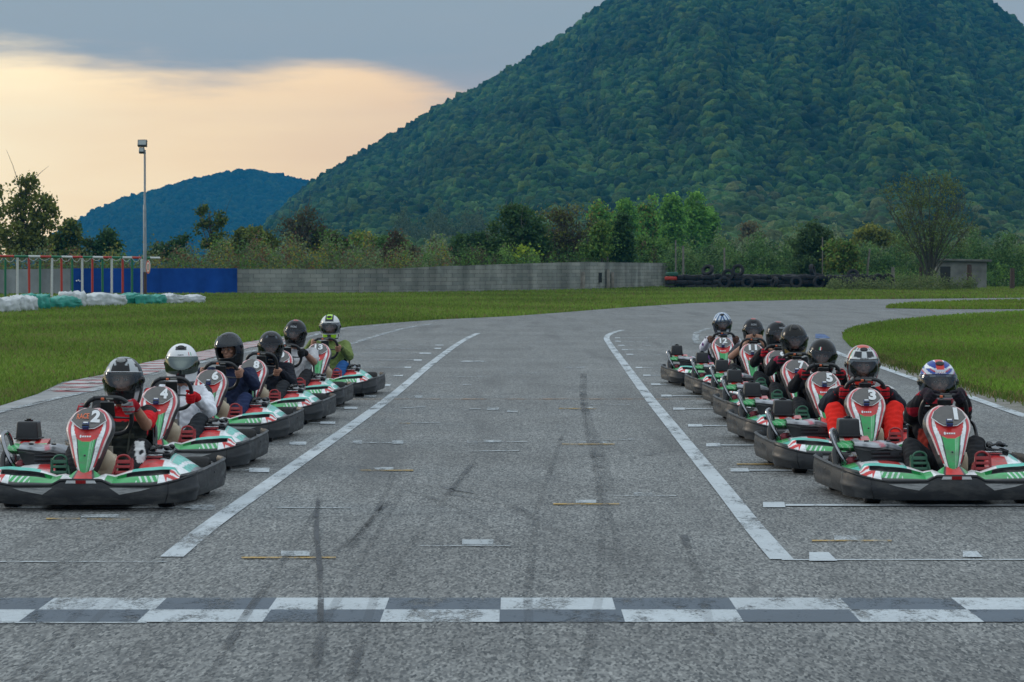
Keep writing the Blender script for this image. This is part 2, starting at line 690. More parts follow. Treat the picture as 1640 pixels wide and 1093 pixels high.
m, t, ns, ls, p, noise, rng, mix, mapped, tcn = ground_mat("grass_soil")
a_ = noise(0.12, 5, 0.6)
b_ = noise(1.7, 5, 0.65)
c_ = noise(18, 4, 0.7)
c = mix(rng(a_, 0.38, 0.62, 0, 1), (0.055, 0.105, 0.018), (0.082, 0.115, 0.024))
c = mix(rng(b_, 0.45, 0.70, 0, 0.8), c, (0.15, 0.135, 0.06))
c = mix(rng(c_, 0.3, 0.7, 0.0, 0.7), c, (0.020, 0.040, 0.010))
ls.new(c, p.inputs["Base Color"])
p.inputs["Roughness"].default_value = 0.95
p.inputs["Specular IOR Level"].default_value = 0.1
M_soil = m

m, t, ns, ls, p, noise, rng, mix, mapped, tcn = ground_mat("gravel_verge")
c = mix(rng(noise(40, 3, 0.7), 0.3, 0.7, 0, 1), (0.09, 0.088, 0.078), (0.27, 0.26, 0.235))
c = mix(rng(noise(2.2, 5, 0.6), 0.5, 0.7, 0, 0.8), c, (0.06, 0.075, 0.03))
ls.new(c, p.inputs["Base Color"])
p.inputs["Roughness"].default_value = 0.95
M_gravel = m


def road_paint(name, colr, wear, patch=1.4):
    """worn paint: flakes away where the noise is high, so the asphalt below shows"""
    m, t, ns, ls, p, noise, rng, mix, mapped, tcn = ground_mat(name)
    c = mix(rng(noise(45, 3, 0.7), 0.3, 0.7, 0, 1), tuple(v * 0.80 for v in colr), colr)
    c = mix(1.0, c, rng(noise(1.1, 5, 0.6), 0.3, 0.7, 0.82, 1.05), 'MULTIPLY')
    ls.new(c, p.inputs["Base Color"])
    p.inputs["Roughness"].default_value = 0.65
    f1 = noise(patch, 6, 0.75, mapped(1, 0.3, 1))
    f2 = noise(60, 2, 0.7)
    ad = ns.new("ShaderNodeMath")
    ad.operation = 'MULTIPLY_ADD'
    ad.inputs[1].default_value = 0.42
    ls.new(f2, ad.inputs[0])
    ls.new(f1, ad.inputs[2])
    al = rng(ad.outputs[0], wear - 0.07, wear + 0.07, 1.0, 0.12)
    ls.new(al, p.inputs["Alpha"])
    return m


M_line = road_paint("white_road_paint", (0.50, 0.56, 0.60), 0.79, 3.5)
M_line_worn = road_paint("worn_white_road_paint", (0.42, 0.47, 0.50), 0.71, 3.5)
M_line_faint = road_paint("faint_white_road_paint", (0.33, 0.36, 0.38), 0.62, 3.0)
M_dark = road_paint("dark_grey_road_paint", (0.075, 0.105, 0.140), 0.80, 3.0)
M_yellow = road_paint("yellow_road_paint", (0.48, 0.30, 0.05), 0.72, 3.0)
M_orange_line = road_paint("faded_orange_road_paint", (0.34, 0.20, 0.10), 0.66, 3.0)
M_skid = road_paint("tyre_rubber_mark", (0.034, 0.041, 0.050), 0.70, 0.9)
M_skid_soft = road_paint("soft_tyre_rubber_mark", (0.055, 0.064, 0.073), 0.60, 1.3)
M_kerb_red = road_paint("kerb_red_paint", (0.34, 0.06, 0.07), 0.80)
M_kerb_white = road_paint("kerb_white_paint", (0.46, 0.46, 0.46), 0.80)
M_blue_paint = road_paint("kerb_blue_paint", (0.03, 0.10, 0.28), 0.80)


def poly_sheet(name, polys, m, z, label=None):
    """one or several flat polygons (world x,y) triangulated"""
    bm = bmesh.new()
    for pl in polys:
        vs = [bm.verts.new((x, y, z)) for x, y in pl]
        f = bm.faces.new(vs)
    bmesh.ops.triangulate(bm, faces=bm.faces[:])
    bmesh.ops.recalc_face_normals(bm, faces=bm.faces[:])
    for f in bm.faces:
        if f.normal.z < 0:
            f.normal_flip()
    me = bpy.data.meshes.new(name)
    bm.to_mesh(me)
    bm.free()
    me.materials.append(m)
    return tag(link(name, me), kind='structure')


def strip(pts, width, closed=False):
    """list of quads following world polyline"""
    pts = [Vector((a, b)) for a, b in pts]
    quads, Lp, Rp = [], [], []
    n = len(pts)
    ws = width if isinstance(width, (list, tuple)) else [width] * n
    for i in range(n):
        d = (pts[min(i + 1, n - 1)] - pts[max(i - 1, 0)]).normalized()
        nn_ = Vector((-d.y, d.x))
        Lp.append(pts[i] + nn_ * ws[i] / 2)
        Rp.append(pts[i] - nn_ * ws[i] / 2)
    for i in range(n - 1):
        quads.append([tuple(Lp[i]), tuple(Rp[i]), tuple(Rp[i + 1]), tuple(Lp[i + 1])])
    return quads


def ribbon(name, ptlists, width, m, z):
    vs, fs = [], []
    for pts in ptlists:
        n = len(pts)
        o = len(vs)
        P = [Vector((a, b)) for a, b in pts]
        for i in range(n):
            d = (P[min(i + 1, n - 1)] - P[max(i - 1, 0)]).normalized()
            nn_ = Vector((-d.y, d.x)) * width / 2
            vs += [(P[i].x + nn_.x, P[i].y + nn_.y, z), (P[i].x - nn_.x, P[i].y - nn_.y, z)]
        for i in range(n - 1):
            fs.append((o + 2 * i, o + 2 * i + 1, o + 2 * i + 3, o + 2 * i + 2))
    me = bpy.data.meshes.new(name)
    me.from_pydata(vs, [], fs)
    me.materials.append(m)
    return tag(link(name, me), kind='structure')


# the ground: one sheet
poly_sheet("ground", [[(-2800, -50), (2800, -50), (2800, 5800), (-2800, 5800)]], M_soil, 0.0)
left_px = [(-160, 702), (0, 651), (60, 632), (100, 613), (165, 601), (230, 582), (270, 575), (384, 550), (470, 537), (560, 523.5), (620, 518.5), (700, 512.5), (820, 507), (900, 501), (1000, 493), (1100, 486.5), (1180, 483), (1300, 480.5), (1430, 479.5), (1640, 477.5), (2100, 475)]
asph = [(-6.3, -20), (-6.3, 18)] + [G(*q) for q in left_px] + [(95, 150), (95, -20)]
poly_sheet("track_asphalt", [asph], M_asph, 0.006)
isl_px = [(1700, 650), (1640, 640), (1580, 630), (1540, 618), (1500, 604), (1455, 588), (1420, 579), (1392, 570), (1362, 556), (1350, 543), (1352, 535), (1368, 528), (1400, 521), (1440, 516), (1500, 510.5), (1560, 506), (1640, 502)]
isl = [(80, -20), (6.75, -20), (6.75, 18)] + [G(*q) for q in isl_px] + [(30, 100), (80, 100)]
poly_sheet("infield_grass_ground", [isl], M_soil, 0.012)
isl2 = [G(*q) for q in [(1418, 494.5), (1425, 491), (1445, 488), (1520, 484.5), (1640, 481.5), (1900, 480)]] + [G(1900, 497), G(1640, 496.0), G(1520, 496)]
poly_sheet("small_island_ground", [isl2], M_soil, 0.012)
# gravel verges
poly_sheet("gravel_verge", [[G(*q) for q in [(1395, 574), (1440, 584), (1500, 600), (1560, 620), (1640, 636), (1700, 646), (1700, 690), (1640, 670), (1549, 636), (1472, 612), (1406, 589)]]], M_gravel, 0.009)
poly_sheet("concrete_shoulder", [[G(*q) for q in [(-160, 704), (0, 652), (60, 633), (90, 620), (120, 620), (200, 615), (160, 625), (110, 634), (68, 643), (0, 660), (-160, 712)]]], M_conc, 0.010)

# finish line: two rows of squares
ya0, ya1, ya2 = G(0, 1000)[1], G(0, 980)[1], G(0, 961)[1]
top_b = [-106, 75, 258, 437, 620, 802, 983, 1173, 1354, 1535, 1718]
bot_b = [-140, 43, 230, 427, 612, 800, 998, 1185, 1369, 1563, 1745]
wh, dk_ = [], []
for i in range(10):
    y = G(0, 970)[1]
    a, b = G(top_b[i], 970)[0], G(top_b[i + 1], 970)[0]
    (wh if i % 2 == 1 else dk_).append([(a, ya1), (b, ya1), (b, ya2), (a, ya2)])
    a, b = G(bot_b[i], 990)[0], G(bot_b[i + 1], 990)[0]
    (wh if i % 2 == 0 else dk_).append([(a, ya0), (b, ya0), (b, ya1), (a, ya1)])
poly_sheet("finish_line_white", wh, M_line, 0.011)
poly_sheet("finish_line_dark", dk_, M_dark, 0.011)
poly_sheet("finish_line_border", [[G(-60, 1002), G(235, 1002), G(235, 999.8), G(-60, 999.8)]], M_line_worn, 0.011)


def gp(lst):
    return [G(*q) for q in lst]


laneL = catmull([(*G(*q), 0) for q in [(275, 895), (336.5, 844.5), (415, 788.5), (482, 741), (538, 701.5), (589, 665), (634, 631), (684, 589), (723.5, 558.5), (748, 543), (765.6, 534.6)]], 4)
laneR = catmull([(*G(*q), 0) for q in [(1252, 899), (1207, 847), (1156.5, 783), (1117, 735), (1072, 679), (1036, 634), (999.5, 584), (977, 553), (971.5, 541.7), (980, 534.4), (998, 529.4)]], 4)
ribbon("lane_line", [[(q.x, q.y) for q in laneL], [(q.x, q.y) for q in laneR]], 0.135, M_line, 0.012)
ribbon("inner_curve_line", [gp([(560, 552), (590, 543), (610, 536.6), (646, 527), (670, 522.5), (690, 520)])], 0.16, M_line_worn, 0.012)
ribbon("far_curve_line", [gp([(1118, 551), (1113, 542), (1117, 533), (1135, 527)])], 0.16, M_line_worn, 0.012)
ribbon("left_edge_line", [gp([(-160, 700), (0, 661.5), (68, 645), (108, 636), (158, 625), (231, 604), (300, 587), (420, 560), (490, 542), (520, 532.5), (555, 527), (624, 520.5), (700, 515)])], 0.13, M_line_worn, 0.015)
ribbon("right_edge_line", [gp([(1310, 548), (1330, 561), (1350, 570), (1406, 588), (1472, 611), (1549, 636), (1640, 668), (1760, 710)])], 0.14, M_line, 0.014)
ribbon("far_edge_line", [gp([(1370, 499), (1450, 498), (1640, 496.6), (1900, 497)])], 0.35, M_line_worn, 0.010)
ribbon("front_grid_line", [[G(1252, 900), G(1800, 899.5)]], 0.045, M_line, 0.0125)
ribbon("front_grid_line_worn", [[G(-100, 903), G(268, 903)]], 0.05, M_line_worn, 0.0125)
# grid boxes of the two rows: a block and a thin line
blocks, worn, thin, thinw = [], [], [], []


def blk(u0, v0, u1, v1, lst, skew=0):
    lst.append([G(u0, v1), G(u1, v1), G(u1 + skew, v0), G(u0, v0)])


for u0, v0, u1, v1, ue in [(1222, 807, 1258, 815.6, 1800), (1170, 752.7, 1200, 758, 1420), (1131, 712, 1155, 717.5, 1300), (1102, 681.5, 1126, 685.5, 1250), (1078, 654.8, 1098, 658.2, 1200), (1059, 634, 1077, 637, 1160), (1043, 615.5, 1059, 618.4, 1130), (1030, 601.5, 1043, 603.6, 1090), (1018, 589.3, 1030, 591, 1080), (1003, 568, 1015, 569.6, 1060), (996, 560.5, 1007, 562, 1050), (990, 553.6, 1001, 555, 1050), (985, 547, 995, 548.4, 1050), (985, 541.5, 994, 542.8, 1060)]:
    blk(u0, v0, u1, v1, blocks, -2)
    m_ = 0.42 * v0 + 0.58 * v1
    w_ = (v1 - v0) * 0.17
    (thin if v0 > 600 else thinw).append([G(u1, m_ + w_), G(ue, m_ + w_), G(ue, m_ - w_), G(u1, m_ - w_)])
blk(1296, 888, 1341, 902, blocks, -14)
blk(1542, 886, 1574, 896, blocks, -10)
blk(1336, 861, 1382, 869, worn)
for u0, v0, u1, v1, us in [(464, 709.7, 490, 714.8, 417), (513, 677.2, 536.5, 681, 470), (551.5, 653.3, 572, 657, 528), (583.6, 634.6, 602, 637.9, 556), (608, 617, 625, 620, 590), (630, 602.2, 645, 604, 600), (648, 588.8, 658, 590.8, 570), (663, 577, 675, 579.3, 570), (672, 566, 690, 568, 570), (696, 558.4, 706, 560, 580), (697, 553.3, 710, 554.6, 600), (399, 752, 431, 759, 345), (305, 811.5, 344, 820, -80)]:
    blk(u0, v0, u1, v1, worn if v0 > 800 else blocks, 1)
    m_ = 0.5 * (v0 + v1)
    w_ = (v1 - v0) * 0.16
    thinw.append([G(us, m_ + w_), G(u0, m_ + w_), G(u0, m_ - w_), G(us, m_ - w_)])
poly_sheet("grid_blocks", blocks, M_line, 0.013)
poly_sheet("grid_lines", thin, M_line, 0.0135)
# old half-worn marks in the middle
for u0, v0, u1, v1 in [(740, 867.5, 790, 876), (450, 886, 496, 894), (1015, 791.5, 1045, 796.5), (922, 803.5, 955, 808.5), (600, 751, 630, 755), (775, 707, 803, 711), (748, 708, 766, 712), (780, 654, 799, 658.5), (812, 658.5, 829, 662), (665, 635.5, 677, 639), (668, 651.5, 681, 654.5), (740, 616.5, 755, 618.5), (928, 709, 938, 713), (960, 709, 972, 713), (1005, 703.5, 1015, 707), (565, 708, 580, 713), (628, 708, 646, 713), (905, 654, 918, 656.5), (940, 654, 950, 656.5), (990, 648.5, 1000, 651.5), (130, 827, 190, 832), (905, 589, 915, 591), (925, 589, 936, 591), (738, 579, 775, 581)]:
    blk(u0, v0, u1, v1, worn)
for a, b in [((673, 877.5), (818, 877.5)), ((980, 797), (1083, 797)), ((440, 816), (566, 816.5)), ((745, 725), (831, 724.3)), ((645, 679.5), (708, 678.5)), ((562, 711.5), (650, 711)), ((748, 710), (845, 709.5)), ((945, 706.5), (1030, 706)), ((640, 655.5), (680, 653.5)), ((752, 657), (770, 657)), ((945, 650), (1008, 650)), ((735, 580), (778, 580)), ((808, 599), (868, 599)), ((667, 616), (725, 615.5)), ((900, 590), (937, 590)), ((930, 614), (980, 613)), ((720, 605), (790, 604))]:
    hw = max((a[1] - HOR) * 0.0016, 0.28)
    thinw.append([G(a[0], a[1] + hw), G(b[0], b[1] + hw), G(b[0], b[1] - hw), G(a[0], a[1] - hw)])
poly_sheet("worn_grid_blocks", worn, M_line_worn, 0.013)
poly_sheet("worn_grid_lines", thinw, M_line_worn, 0.0135)
yl = []
for a, b in [((387, 896.8), (538, 896.8)), ((577, 756), (662, 756)), ((886, 810.3), (992, 810.3)), ((900, 713.8), (985, 713.8)), ((1300, 869.5), (1428, 869.5)), ((74, 834), (128, 834)), ((140, 834.5), (208, 835)), ((640, 680), (657, 680)), ((1180, 746), (1290, 746)), ((895, 656), (955, 656.5))]:
    hw = max((a[1] - HOR) * 0.0024, 0.5)
    yl.append([G(a[0], a[1] + hw), G(b[0], b[1] + hw), G(b[0], b[1] - hw), G(a[0], a[1] - hw)])
poly_sheet("yellow_marks", yl, M_yellow, 0.0138)
poly_sheet("orange_cross_line", [[G(560, 641.2), G(1420, 641.2), G(1420, 640), G(560, 640)]], M_orange_line, 0.0105)
# tyre marks
sk = [gp([(513, 1000), (514, 960), (511, 900), (507, 860), (507, 825), (511, 795)]),
      gp([(630, 760), (622, 785), (600, 830), (560, 880)]),
      gp([(628, 780), (680, 795), (740, 820), (790, 855), (812, 880)]),
      gp([(640, 790), (560, 870), (470, 920)]),
      gp([(70, 930), (180, 880), (230, 850), (268, 815)]),
      gp([(60, 1093), (130, 1020), (190, 960), (260, 900)])]
ribbon("tyre_marks", sk[:1], 0.03, M_skid, 0.0145)
ribbon("soft_tyre_marks", sk[1:] + [gp([(560, 1093), (600, 960), (690, 830), (760, 740)]), gp([(850, 1093), (845, 950), (860, 820), (900, 700)]), gp([(930, 1093), (960, 960), (965, 840), (950, 720)]), gp([(20, 1093), (150, 960), (330, 840)]), gp([(560, 800), (700, 790), (830, 815), (930, 870)]), gp([(632, 770), (800, 800), (880, 850)]), gp([(500, 1093), (520, 1000), (590, 880), (650, 780)]), gp([(0, 960), (110, 900), (215, 850)]), gp([(330, 1093), (400, 980), (470, 880), (520, 800)]), gp([(1140, 1020), (1120, 930), (1095, 860)]), gp([(931, 630), (937, 680), (955, 760), (985, 860), (1000, 930)]), gp([(1010, 735), (1060, 728), (1110, 722)])], 0.045, M_skid_soft, 0.0144)
ribbon("wide_tyre_marks", [gp([(935, 600), (933, 625), (936, 655), (946, 690), (956, 705), (975, 790)]), ], 0.10, M_skid_soft, 0.0142)
# kerb with red and white bands
ku = [(72, 628, 77, 630), (110, 613, 150, 622), (164, 602, 215, 606), (231, 582.5, 265, 594), (269, 575, 300, 584.5), (384, 551.5, 400, 558), (450, 541, 470, 546)]
kl = [G(q[0], q[1]) for q in ku]
kr = [G(q[2], q[3]) for q in ku]


def edge_x(tab, y):
    for i in range(len(tab) - 1):
        if tab[i][1] <= y <= tab[i + 1][1]:
            k = (y - tab[i][1]) / (tab[i + 1][1] - tab[i][1])
            return tab[i][0] + (tab[i + 1][0] - tab[i][0]) * k
    return tab[-1][0]


y = kr[0][1] + 0.1
rd, wt = [], []
i = 0
while y < kl[-1][1] - 1:
    st = 0.42 if i % 2 == 0 else 0.75
    y2 = y + st
    q = [(edge_x(kl, y), y), (edge_x(kr, y), y), (edge_x(kr, y2), y2), (edge_x(kl, y2), y2)]
    (rd if i % 2 == 0 else wt).append(q)
    y = y2
    i += 1
poly_sheet("kerb_red_bands", rd, M_kerb_red, 0.016)
poly_sheet("kerb_white_bands", wt, M_kerb_white, 0.016)
poly_sheet("blue_kerb_patch", [gp([(1306, 543), (1330, 543), (1320, 536), (1306, 536)])], M_blue_paint, 0.016)


# =================================================================== VEGETATION
def foliage_mat(name, trans=0.25):
    m = bpy.data.materials.new(name)
    m.use_nodes = True
    t = m.node_tree
    ns, ls = t.nodes, t.links
    p = ns["Principled BSDF"]
    a = ns.new("ShaderNodeAttribute")
    a.attribute_name = "Col"
    ls.new(a.outputs["Color"], p.inputs["Base Color"])
    p.inputs["Roughness"].default_value = 0.7
    p.inputs["Specular IOR Level"].default_value = 0.2
    tr = ns.new("ShaderNodeBsdfTranslucent")
    ls.new(a.outputs["Color"], tr.inputs[0])
    mi = ns.new("ShaderNodeMixShader")
    mi.inputs[0].default_value = trans
    ls.new(p.outputs[0], mi.inputs[1])
    ls.new(tr.outputs[0], mi.inputs[2])
    ls.new(mi.outputs[0], ns["Material Output"].inputs[0])
    return m


M_leaf = foliage_mat("leaf", 0.38)
M_grass = foliage_mat("grass_blade", 0.3)
M_bark = mat("bark", (0.055, 0.048, 0.040), 0.9, 0, 0.3, 0.3, 8)
M_twig = mat("dry_twig", (0.060, 0.062, 0.045), 0.9, 0, 0.3, 0.0, 8)
rs = np.random.RandomState(11)


def pin(poly, X, Y):
    inside = np.zeros(len(X), bool)
    n = len(poly)
    j = n - 1
    for i in range(n):
        xi, yi = poly[i]
        xj, yj = poly[j]
        c_ = ((yi > Y) != (yj > Y)) & (X < (xj - xi) * (Y - yi) / (yj - yi + 1e-12) + xi)
        inside ^= c_
        j = i
    return inside


def grass(name, label, X, Y, Z0, hgt, wid, base, tip, rs, dry=0.15):
    n = len(X)
    a = rs.rand(n) * 2 * np.pi
    h = hgt * (0.5 + rs.rand(n))
    lean = h * (0.15 + 0.55 * rs.rand(n))
    la = rs.rand(n) * 2 * np.pi
    wv = np.stack([np.cos(a), np.sin(a)], 1) * (wid * 0.5)[:, None]
    V = np.zeros((n, 4, 3))
    V[:, 0, 0] = X - wv[:, 0]; V[:, 0, 1] = Y - wv[:, 1]; V[:, 0, 2] = Z0
    V[:, 1, 0] = X + wv[:, 0]; V[:, 1, 1] = Y + wv[:, 1]; V[:, 1, 2] = Z0
    mx_ = X + np.cos(la) * lean * 0.35
    my_ = Y + np.sin(la) * lean * 0.35
    V[:, 2, 0] = mx_ + wv[:, 0] * .7; V[:, 2, 1] = my_ + wv[:, 1] * .7; V[:, 2, 2] = Z0 + h * 0.6
    V[:, 3, 0] = X + np.cos(la) * lean; V[:, 3, 1] = Y + np.sin(la) * lean; V[:, 3, 2] = Z0 + h
    F = np.arange(n * 4).reshape(n, 4)[:, [0, 1, 2, 3]]
    k = rs.rand(n, 1)
    col = np.array(base) * (1 - k) + np.array(tip) * k
    d = rs.rand(n) < dry
    col[d] = np.array((0.19, 0.16, 0.065)) * (0.6 + 0.6 * rs.rand(d.sum(), 1))
    # slow patches
    pt = 0.5 + 0.5 * np.sin(X * 0.35 + 1.7 * np.sin(Y * 0.11)) * np.cos(Y * 0.16 + np.sin(X * 0.23))
    pt2 = np.sin(X * 0.9 + 2.1 * np.sin(Y * 0.21)) * np.sin(Y * 0.37 + 1.3 * np.sin(X * 0.6)) + 0.6 * np.sin(X * 2.3 + Y * 0.8) * np.sin(Y * 1.1 - X)
    dm = (pt2 + 0.35 * rs.randn(n)) > 1.0
    col[dm] = col[dm] * 0.45 + np.array((0.20, 0.185, 0.075)) * 0.55
    col = col * (0.70 + 0.50 * pt)[:, None]
    C = np.repeat(col, 4, 0)
    me = fast_mesh(name, V.reshape(-1, 3), F, M_grass, C)
    return tag(link(name, me), label, None, None, 'stuff')


asph_in = asph


def scatter(n, u0, u1, d0, d1, power):
    """points seen between two azimuths, density falling with distance"""
    q = rs.rand(n)
    d = d0 * (d1 / d0) ** (q ** power)
    u = u0 + (u1 - u0) * rs.rand(n)
    return (u - 820) / FPX * d, d


X, Y = scatter(560000, -70, 1740, 24, 236, 0.9)
ok = ~pin(asph_in, X, Y) & ~pin(isl, X, Y) & ~pin(isl2, X, Y)
X, Y = X[ok], Y[ok]
grass("grass", "short green grass beside the track in front of the walls", X, Y, 0.0, 0.038 + 0.0006 * Y, 0.009 + 0.0005 * Y, (0.095, 0.175, 0.022), (0.205, 0.300, 0.052), rs, 0.09)
X, Y = scatter(170000, 1330, 1720, 24, 112, 0.9)
ok = pin(isl, X, Y)
X, Y = X[ok], Y[ok]
grass("grass", "bright green grass of the infield on the right", X, Y, 0.012, 0.045 + 0.0006 * Y, 0.009 + 0.0005 * Y, (0.105, 0.205, 0.022), (0.215, 0.355, 0.050), rs, 0.09)
X, Y = scatter(30000, 1400, 1720, 100, 160, 1.0)
ok = pin(isl2, X, Y)
grass("grass", "narrow green grass island between two far stretches of asphalt", X[ok], Y[ok], 0.012, 0.10 + 0 * Y[ok], 0.07 + 0 * Y[ok], (0.095, 0.170, 0.018), (0.20, 0.30, 0.040), rs, 0.05)
X, Y = scatter(60000, 1050, 1740, 140, 235, 1.0)
ok = ~pin(asph_in, X, Y) & (rs.rand(len(X)) < ((X / Y * FPX + 820 - 1050) / 170) ** 1.2) & (rs.rand(len(X)) < np.clip((Y - 150) / 50, 0.05, 1))
grass("grass", "tall dry-topped grass in front of the heap of tyres", X[ok], Y[ok], 0.0, 0.13 + 0 * Y[ok], 0.06 + 0 * Y[ok], (0.08, 0.125, 0.020), (0.17, 0.20, 0.045), rs, 0.28)
# weeds on the gravel verge
gu = rs.rand(2600)
bx_ = np.array([G(*q) for q in [(1395, 574), (1425, 582), (1470, 595), (1530, 615), (1600, 636), (1700, 656)]])
ii = (gu * 4.999).astype(int)
fr_ = (gu * 4.999) - ii
P = bx_[ii] * (1 - fr_)[:, None] + bx_[ii + 1] * fr_[:, None]
P[:, 0] += rs.randn(2600) * 0.14
grass("weeds", "low weeds creeping over the gravel verge", P[:, 0], P[:, 1], 0.012, 0.07 + 0 * P[:, 0], 0.02 + 0 * P[:, 0], (0.05, 0.10, 0.012), (0.11, 0.16, 0.03), rs, 0.3)


def leaf_quads(P, size, cols, rs, flat=0.0):
    cols = np.clip(cols * 1.95, 0, 0.5)
    n = len(P)
    a = rs.randn(n, 3); a /= np.linalg.norm(a, axis=1)[:, None]
    b = rs.randn(n, 3)
    b -= a * (a * b).sum(1)[:, None]
    b /= np.linalg.norm(b, axis=1)[:, None]
    s = size * (0.55 + 0.9 * rs.rand(n))
    a = a * s[:, None] * 0.5
    b = b * s[:, None] * 0.36
    V = np.stack([P - a, P + b, P + a, P - b], 1)
    return V.reshape(-1, 3), np.repeat(cols, 4, 0)


def crown_points(blobs, n, clump, rs, shell=0.5):
    """blobs: (x,y,z,rx,ry,rz)"""
    B = np.array(blobs, float)
    vol = (B[:, 3] * B[:, 4] * B[:, 5]) ** 0.75
    K = max(int(n / 34), 6)
    bi = rs.choice(len(B), K, p=vol / vol.sum())
    d = rs.randn(K, 3); d /= np.linalg.norm(d, axis=1)[:, None]
    r = (shell + (1 - shell) * rs.rand(K)) ** 0.7
    C = B[bi, :3] + d * r[:, None] * B[bi, 3:]
    shade = 0.75 + 0.5 * rs.rand(K)
    ci = rs.choice(K, n)
    P = C[ci] + rs.randn(n, 3) * clump * np.array([1, 1, 0.75])
    return P, shade[ci], C


def tree(name, label, cat, base, blobs, n, leaf, cols, rs, clump=0.35, trunk_r=0.12, shell=0.5, limbs=9, group=None, trunkmat=None, twigs=0, core=None):
    root = empty(name, (base[0], base[1], 0))
    tag(root, label, cat, group)
    P, sh, C = crown_points(blobs, n, clump, rs, shell)
    P[:, 2] = np.maximum(P[:, 2], 0.03)
    cols = np.array(cols, float)
    col = cols[rs.choice(len(cols), n)] * (0.8 + 0.4 * rs.rand(n, 1)) * sh[:, None]
    V, CC = leaf_quads(P, leaf, col, rs)
    V = V - np.array([base[0], base[1], 0])
    F = np.arange(len(V)).reshape(-1, 4)
    link("crown", fast_mesh("crown", V, F, M_leaf, CC), root)
    # trunk and limbs
    mb = MB()
    B = np.array(blobs, float)
    top = B[:, 2].max()
    cx, cy = B[:, 0].mean() - base[0], B[:, 1].mean() - base[1]
    fork = max(0.3, (B[:, 2] - B[:, 5]).min() * 0.9 + 0.25 * top)
    tr = catmull([(0, 0, -0.1), (0.03 * top, 0, fork * 0.5), (cx * 0.5, cy * 0.4, fork), (cx * 0.9, cy * 0.9, top)], 4)
    mb.tube(tr, [trunk_r * (1 - 0.85 * i / (len(tr) - 1)) for i in range(len(tr))], 8)
    idx = rs.choice(len(C), min(limbs, len(C)), replace=False)
    for k in idx:
        e = Vector(C[k]) - Vector((base[0], base[1], 0))
        s = tr[int(len(tr) * (0.35 + 0.4 * rs.rand()))]
        mid = s.lerp(e, 0.5) + Vector((rs.randn() * .2, rs.randn() * .2, 0.15 * (e - s).length))
        pts = catmull([s, mid, e], 4)
        r0 = trunk_r * 0.42
        mb.tube(pts, [r0 * (1 - 0.85 * i / (len(pts) - 1)) for i in range(len(pts))], 5)
        for q in range(twigs):
            s2 = pts[int(rs.randint(3, len(pts)))]
            e2 = s2 + Vector((rs.randn() * .5, rs.randn() * .5, 0.3 + abs(rs.randn()) * .6)) * (0.9 + top * 0.05)
            mb.tube([s2, s2.lerp(e2, .5) + Vector((rs.randn() * .08, 0, 0)), e2], [r0 * 0.35, r0 * 0.22, r0 * 0.08], 4)
    mb.obj("trunk", trunkmat or M_bark, root, angle=60)
    return root


def px_blobs(D, lst, depth=0.9):
    """crown lumps given as centre / half-size seen at distance D, turned into metres"""
    o = []
    for u, v, hu, hv in lst:
        o.append((AT(u, D), D + (rs.rand() - .5) * depth, ZV(v, D), hu * D / FPX, hu * D / FPX * depth, hv * D / FPX))
    return o


OLIVE = [(0.085, 0.10, 0.022), (0.11, 0.12, 0.025), (0.06, 0.075, 0.02)]
DARKG = [(0.026, 0.058, 0.020), (0.038, 0.078, 0.024), (0.022, 0.044, 0.017)]
MIDG = [(0.055, 0.11, 0.024), (0.075, 0.135, 0.030), (0.042, 0.085, 0.022)]
BROWN = [(0.050, 0.042, 0.026), (0.045, 0.045, 0.024), (0.058, 0.046, 0.028), (0.042, 0.055, 0.022)]
REDB = [(0.050, 0.032, 0.022), (0.040, 0.036, 0.020), (0.06, 0.038, 0.026), (0.035, 0.045, 0.020)]
POPL = [(0.075, 0.165, 0.028), (0.10, 0.20, 0.035), (0.055, 0.125, 0.025)]
YEL = [(0.15, 0.14, 0.025), (0.12, 0.13, 0.025), (0.09, 0.11, 0.025)]
REED = [(0.065, 0.095, 0.045), (0.085, 0.11, 0.055), (0.05, 0.07, 0.035)]
GT = "trees and bushes behind the boundary wall"

D = 235
tree("broadleaf_tree", "tall loose olive-green tree at the left edge with sky showing through its crown", "tree", (AT(26, D), D),
     px_blobs(D, [(42, 298, 20, 18), (30, 325, 22, 22), (62, 330, 24, 22), (78, 352, 18, 22), (46, 360, 26, 22), (20, 378, 26, 18), (62, 385, 26, 16), (8, 395, 24, 14), (38, 405, 30, 10)]), 6200, 0.30, OLIVE, rs, 0.30, 0.22, 0.25, 20, GT, twigs=2)
tree("broadleaf_tree", "partly cropped olive-green tree on the left picture edge", "tree", (AT(-16, D + 6), D + 6),
     px_blobs(D + 6, [(-12, 308, 20, 20), (-18, 345, 26, 26), (-8, 380, 24, 22)]), 3000, 0.30, OLIVE, rs, 0.30, 0.2, 0.3, 12, GT, twigs=2)
D = 240
tree("broadleaf_tree", "dark green uneven tree right of the tall loose one", "tree", (AT(112, D), D),
     px_blobs(D, [(116, 368, 18, 15), (98, 388, 22, 16), (128, 392, 20, 16), (84, 402, 22, 14), (112, 410, 34, 14), (143, 400, 8, 14)]), 4200, 0.28, DARKG + OLIVE, rs, 0.28, 0.2, 0.35, 8, GT)
tree("round_bush", "small dark round bush standing left of the lamp post", "tree", (AT(173, D), D),
     px_blobs(D, [(174, 388, 18, 17), (168, 403, 20, 14), (186, 402, 9, 12), (177, 376, 10, 8)]), 2800, 0.26, DARKG, rs, 0.25, 0.14, 0.4, 5, GT)
tree("round_bush", "dark bush just right of the lamp post", "tree", (AT(272, D), D),
     px_blobs(D, [(262, 402, 18, 13), (288, 392, 14, 14), (278, 410, 30, 12), (244, 410, 12, 8)]), 2600, 0.26, DARKG, rs, 0.25, 0.14, 0.4, 5, GT)
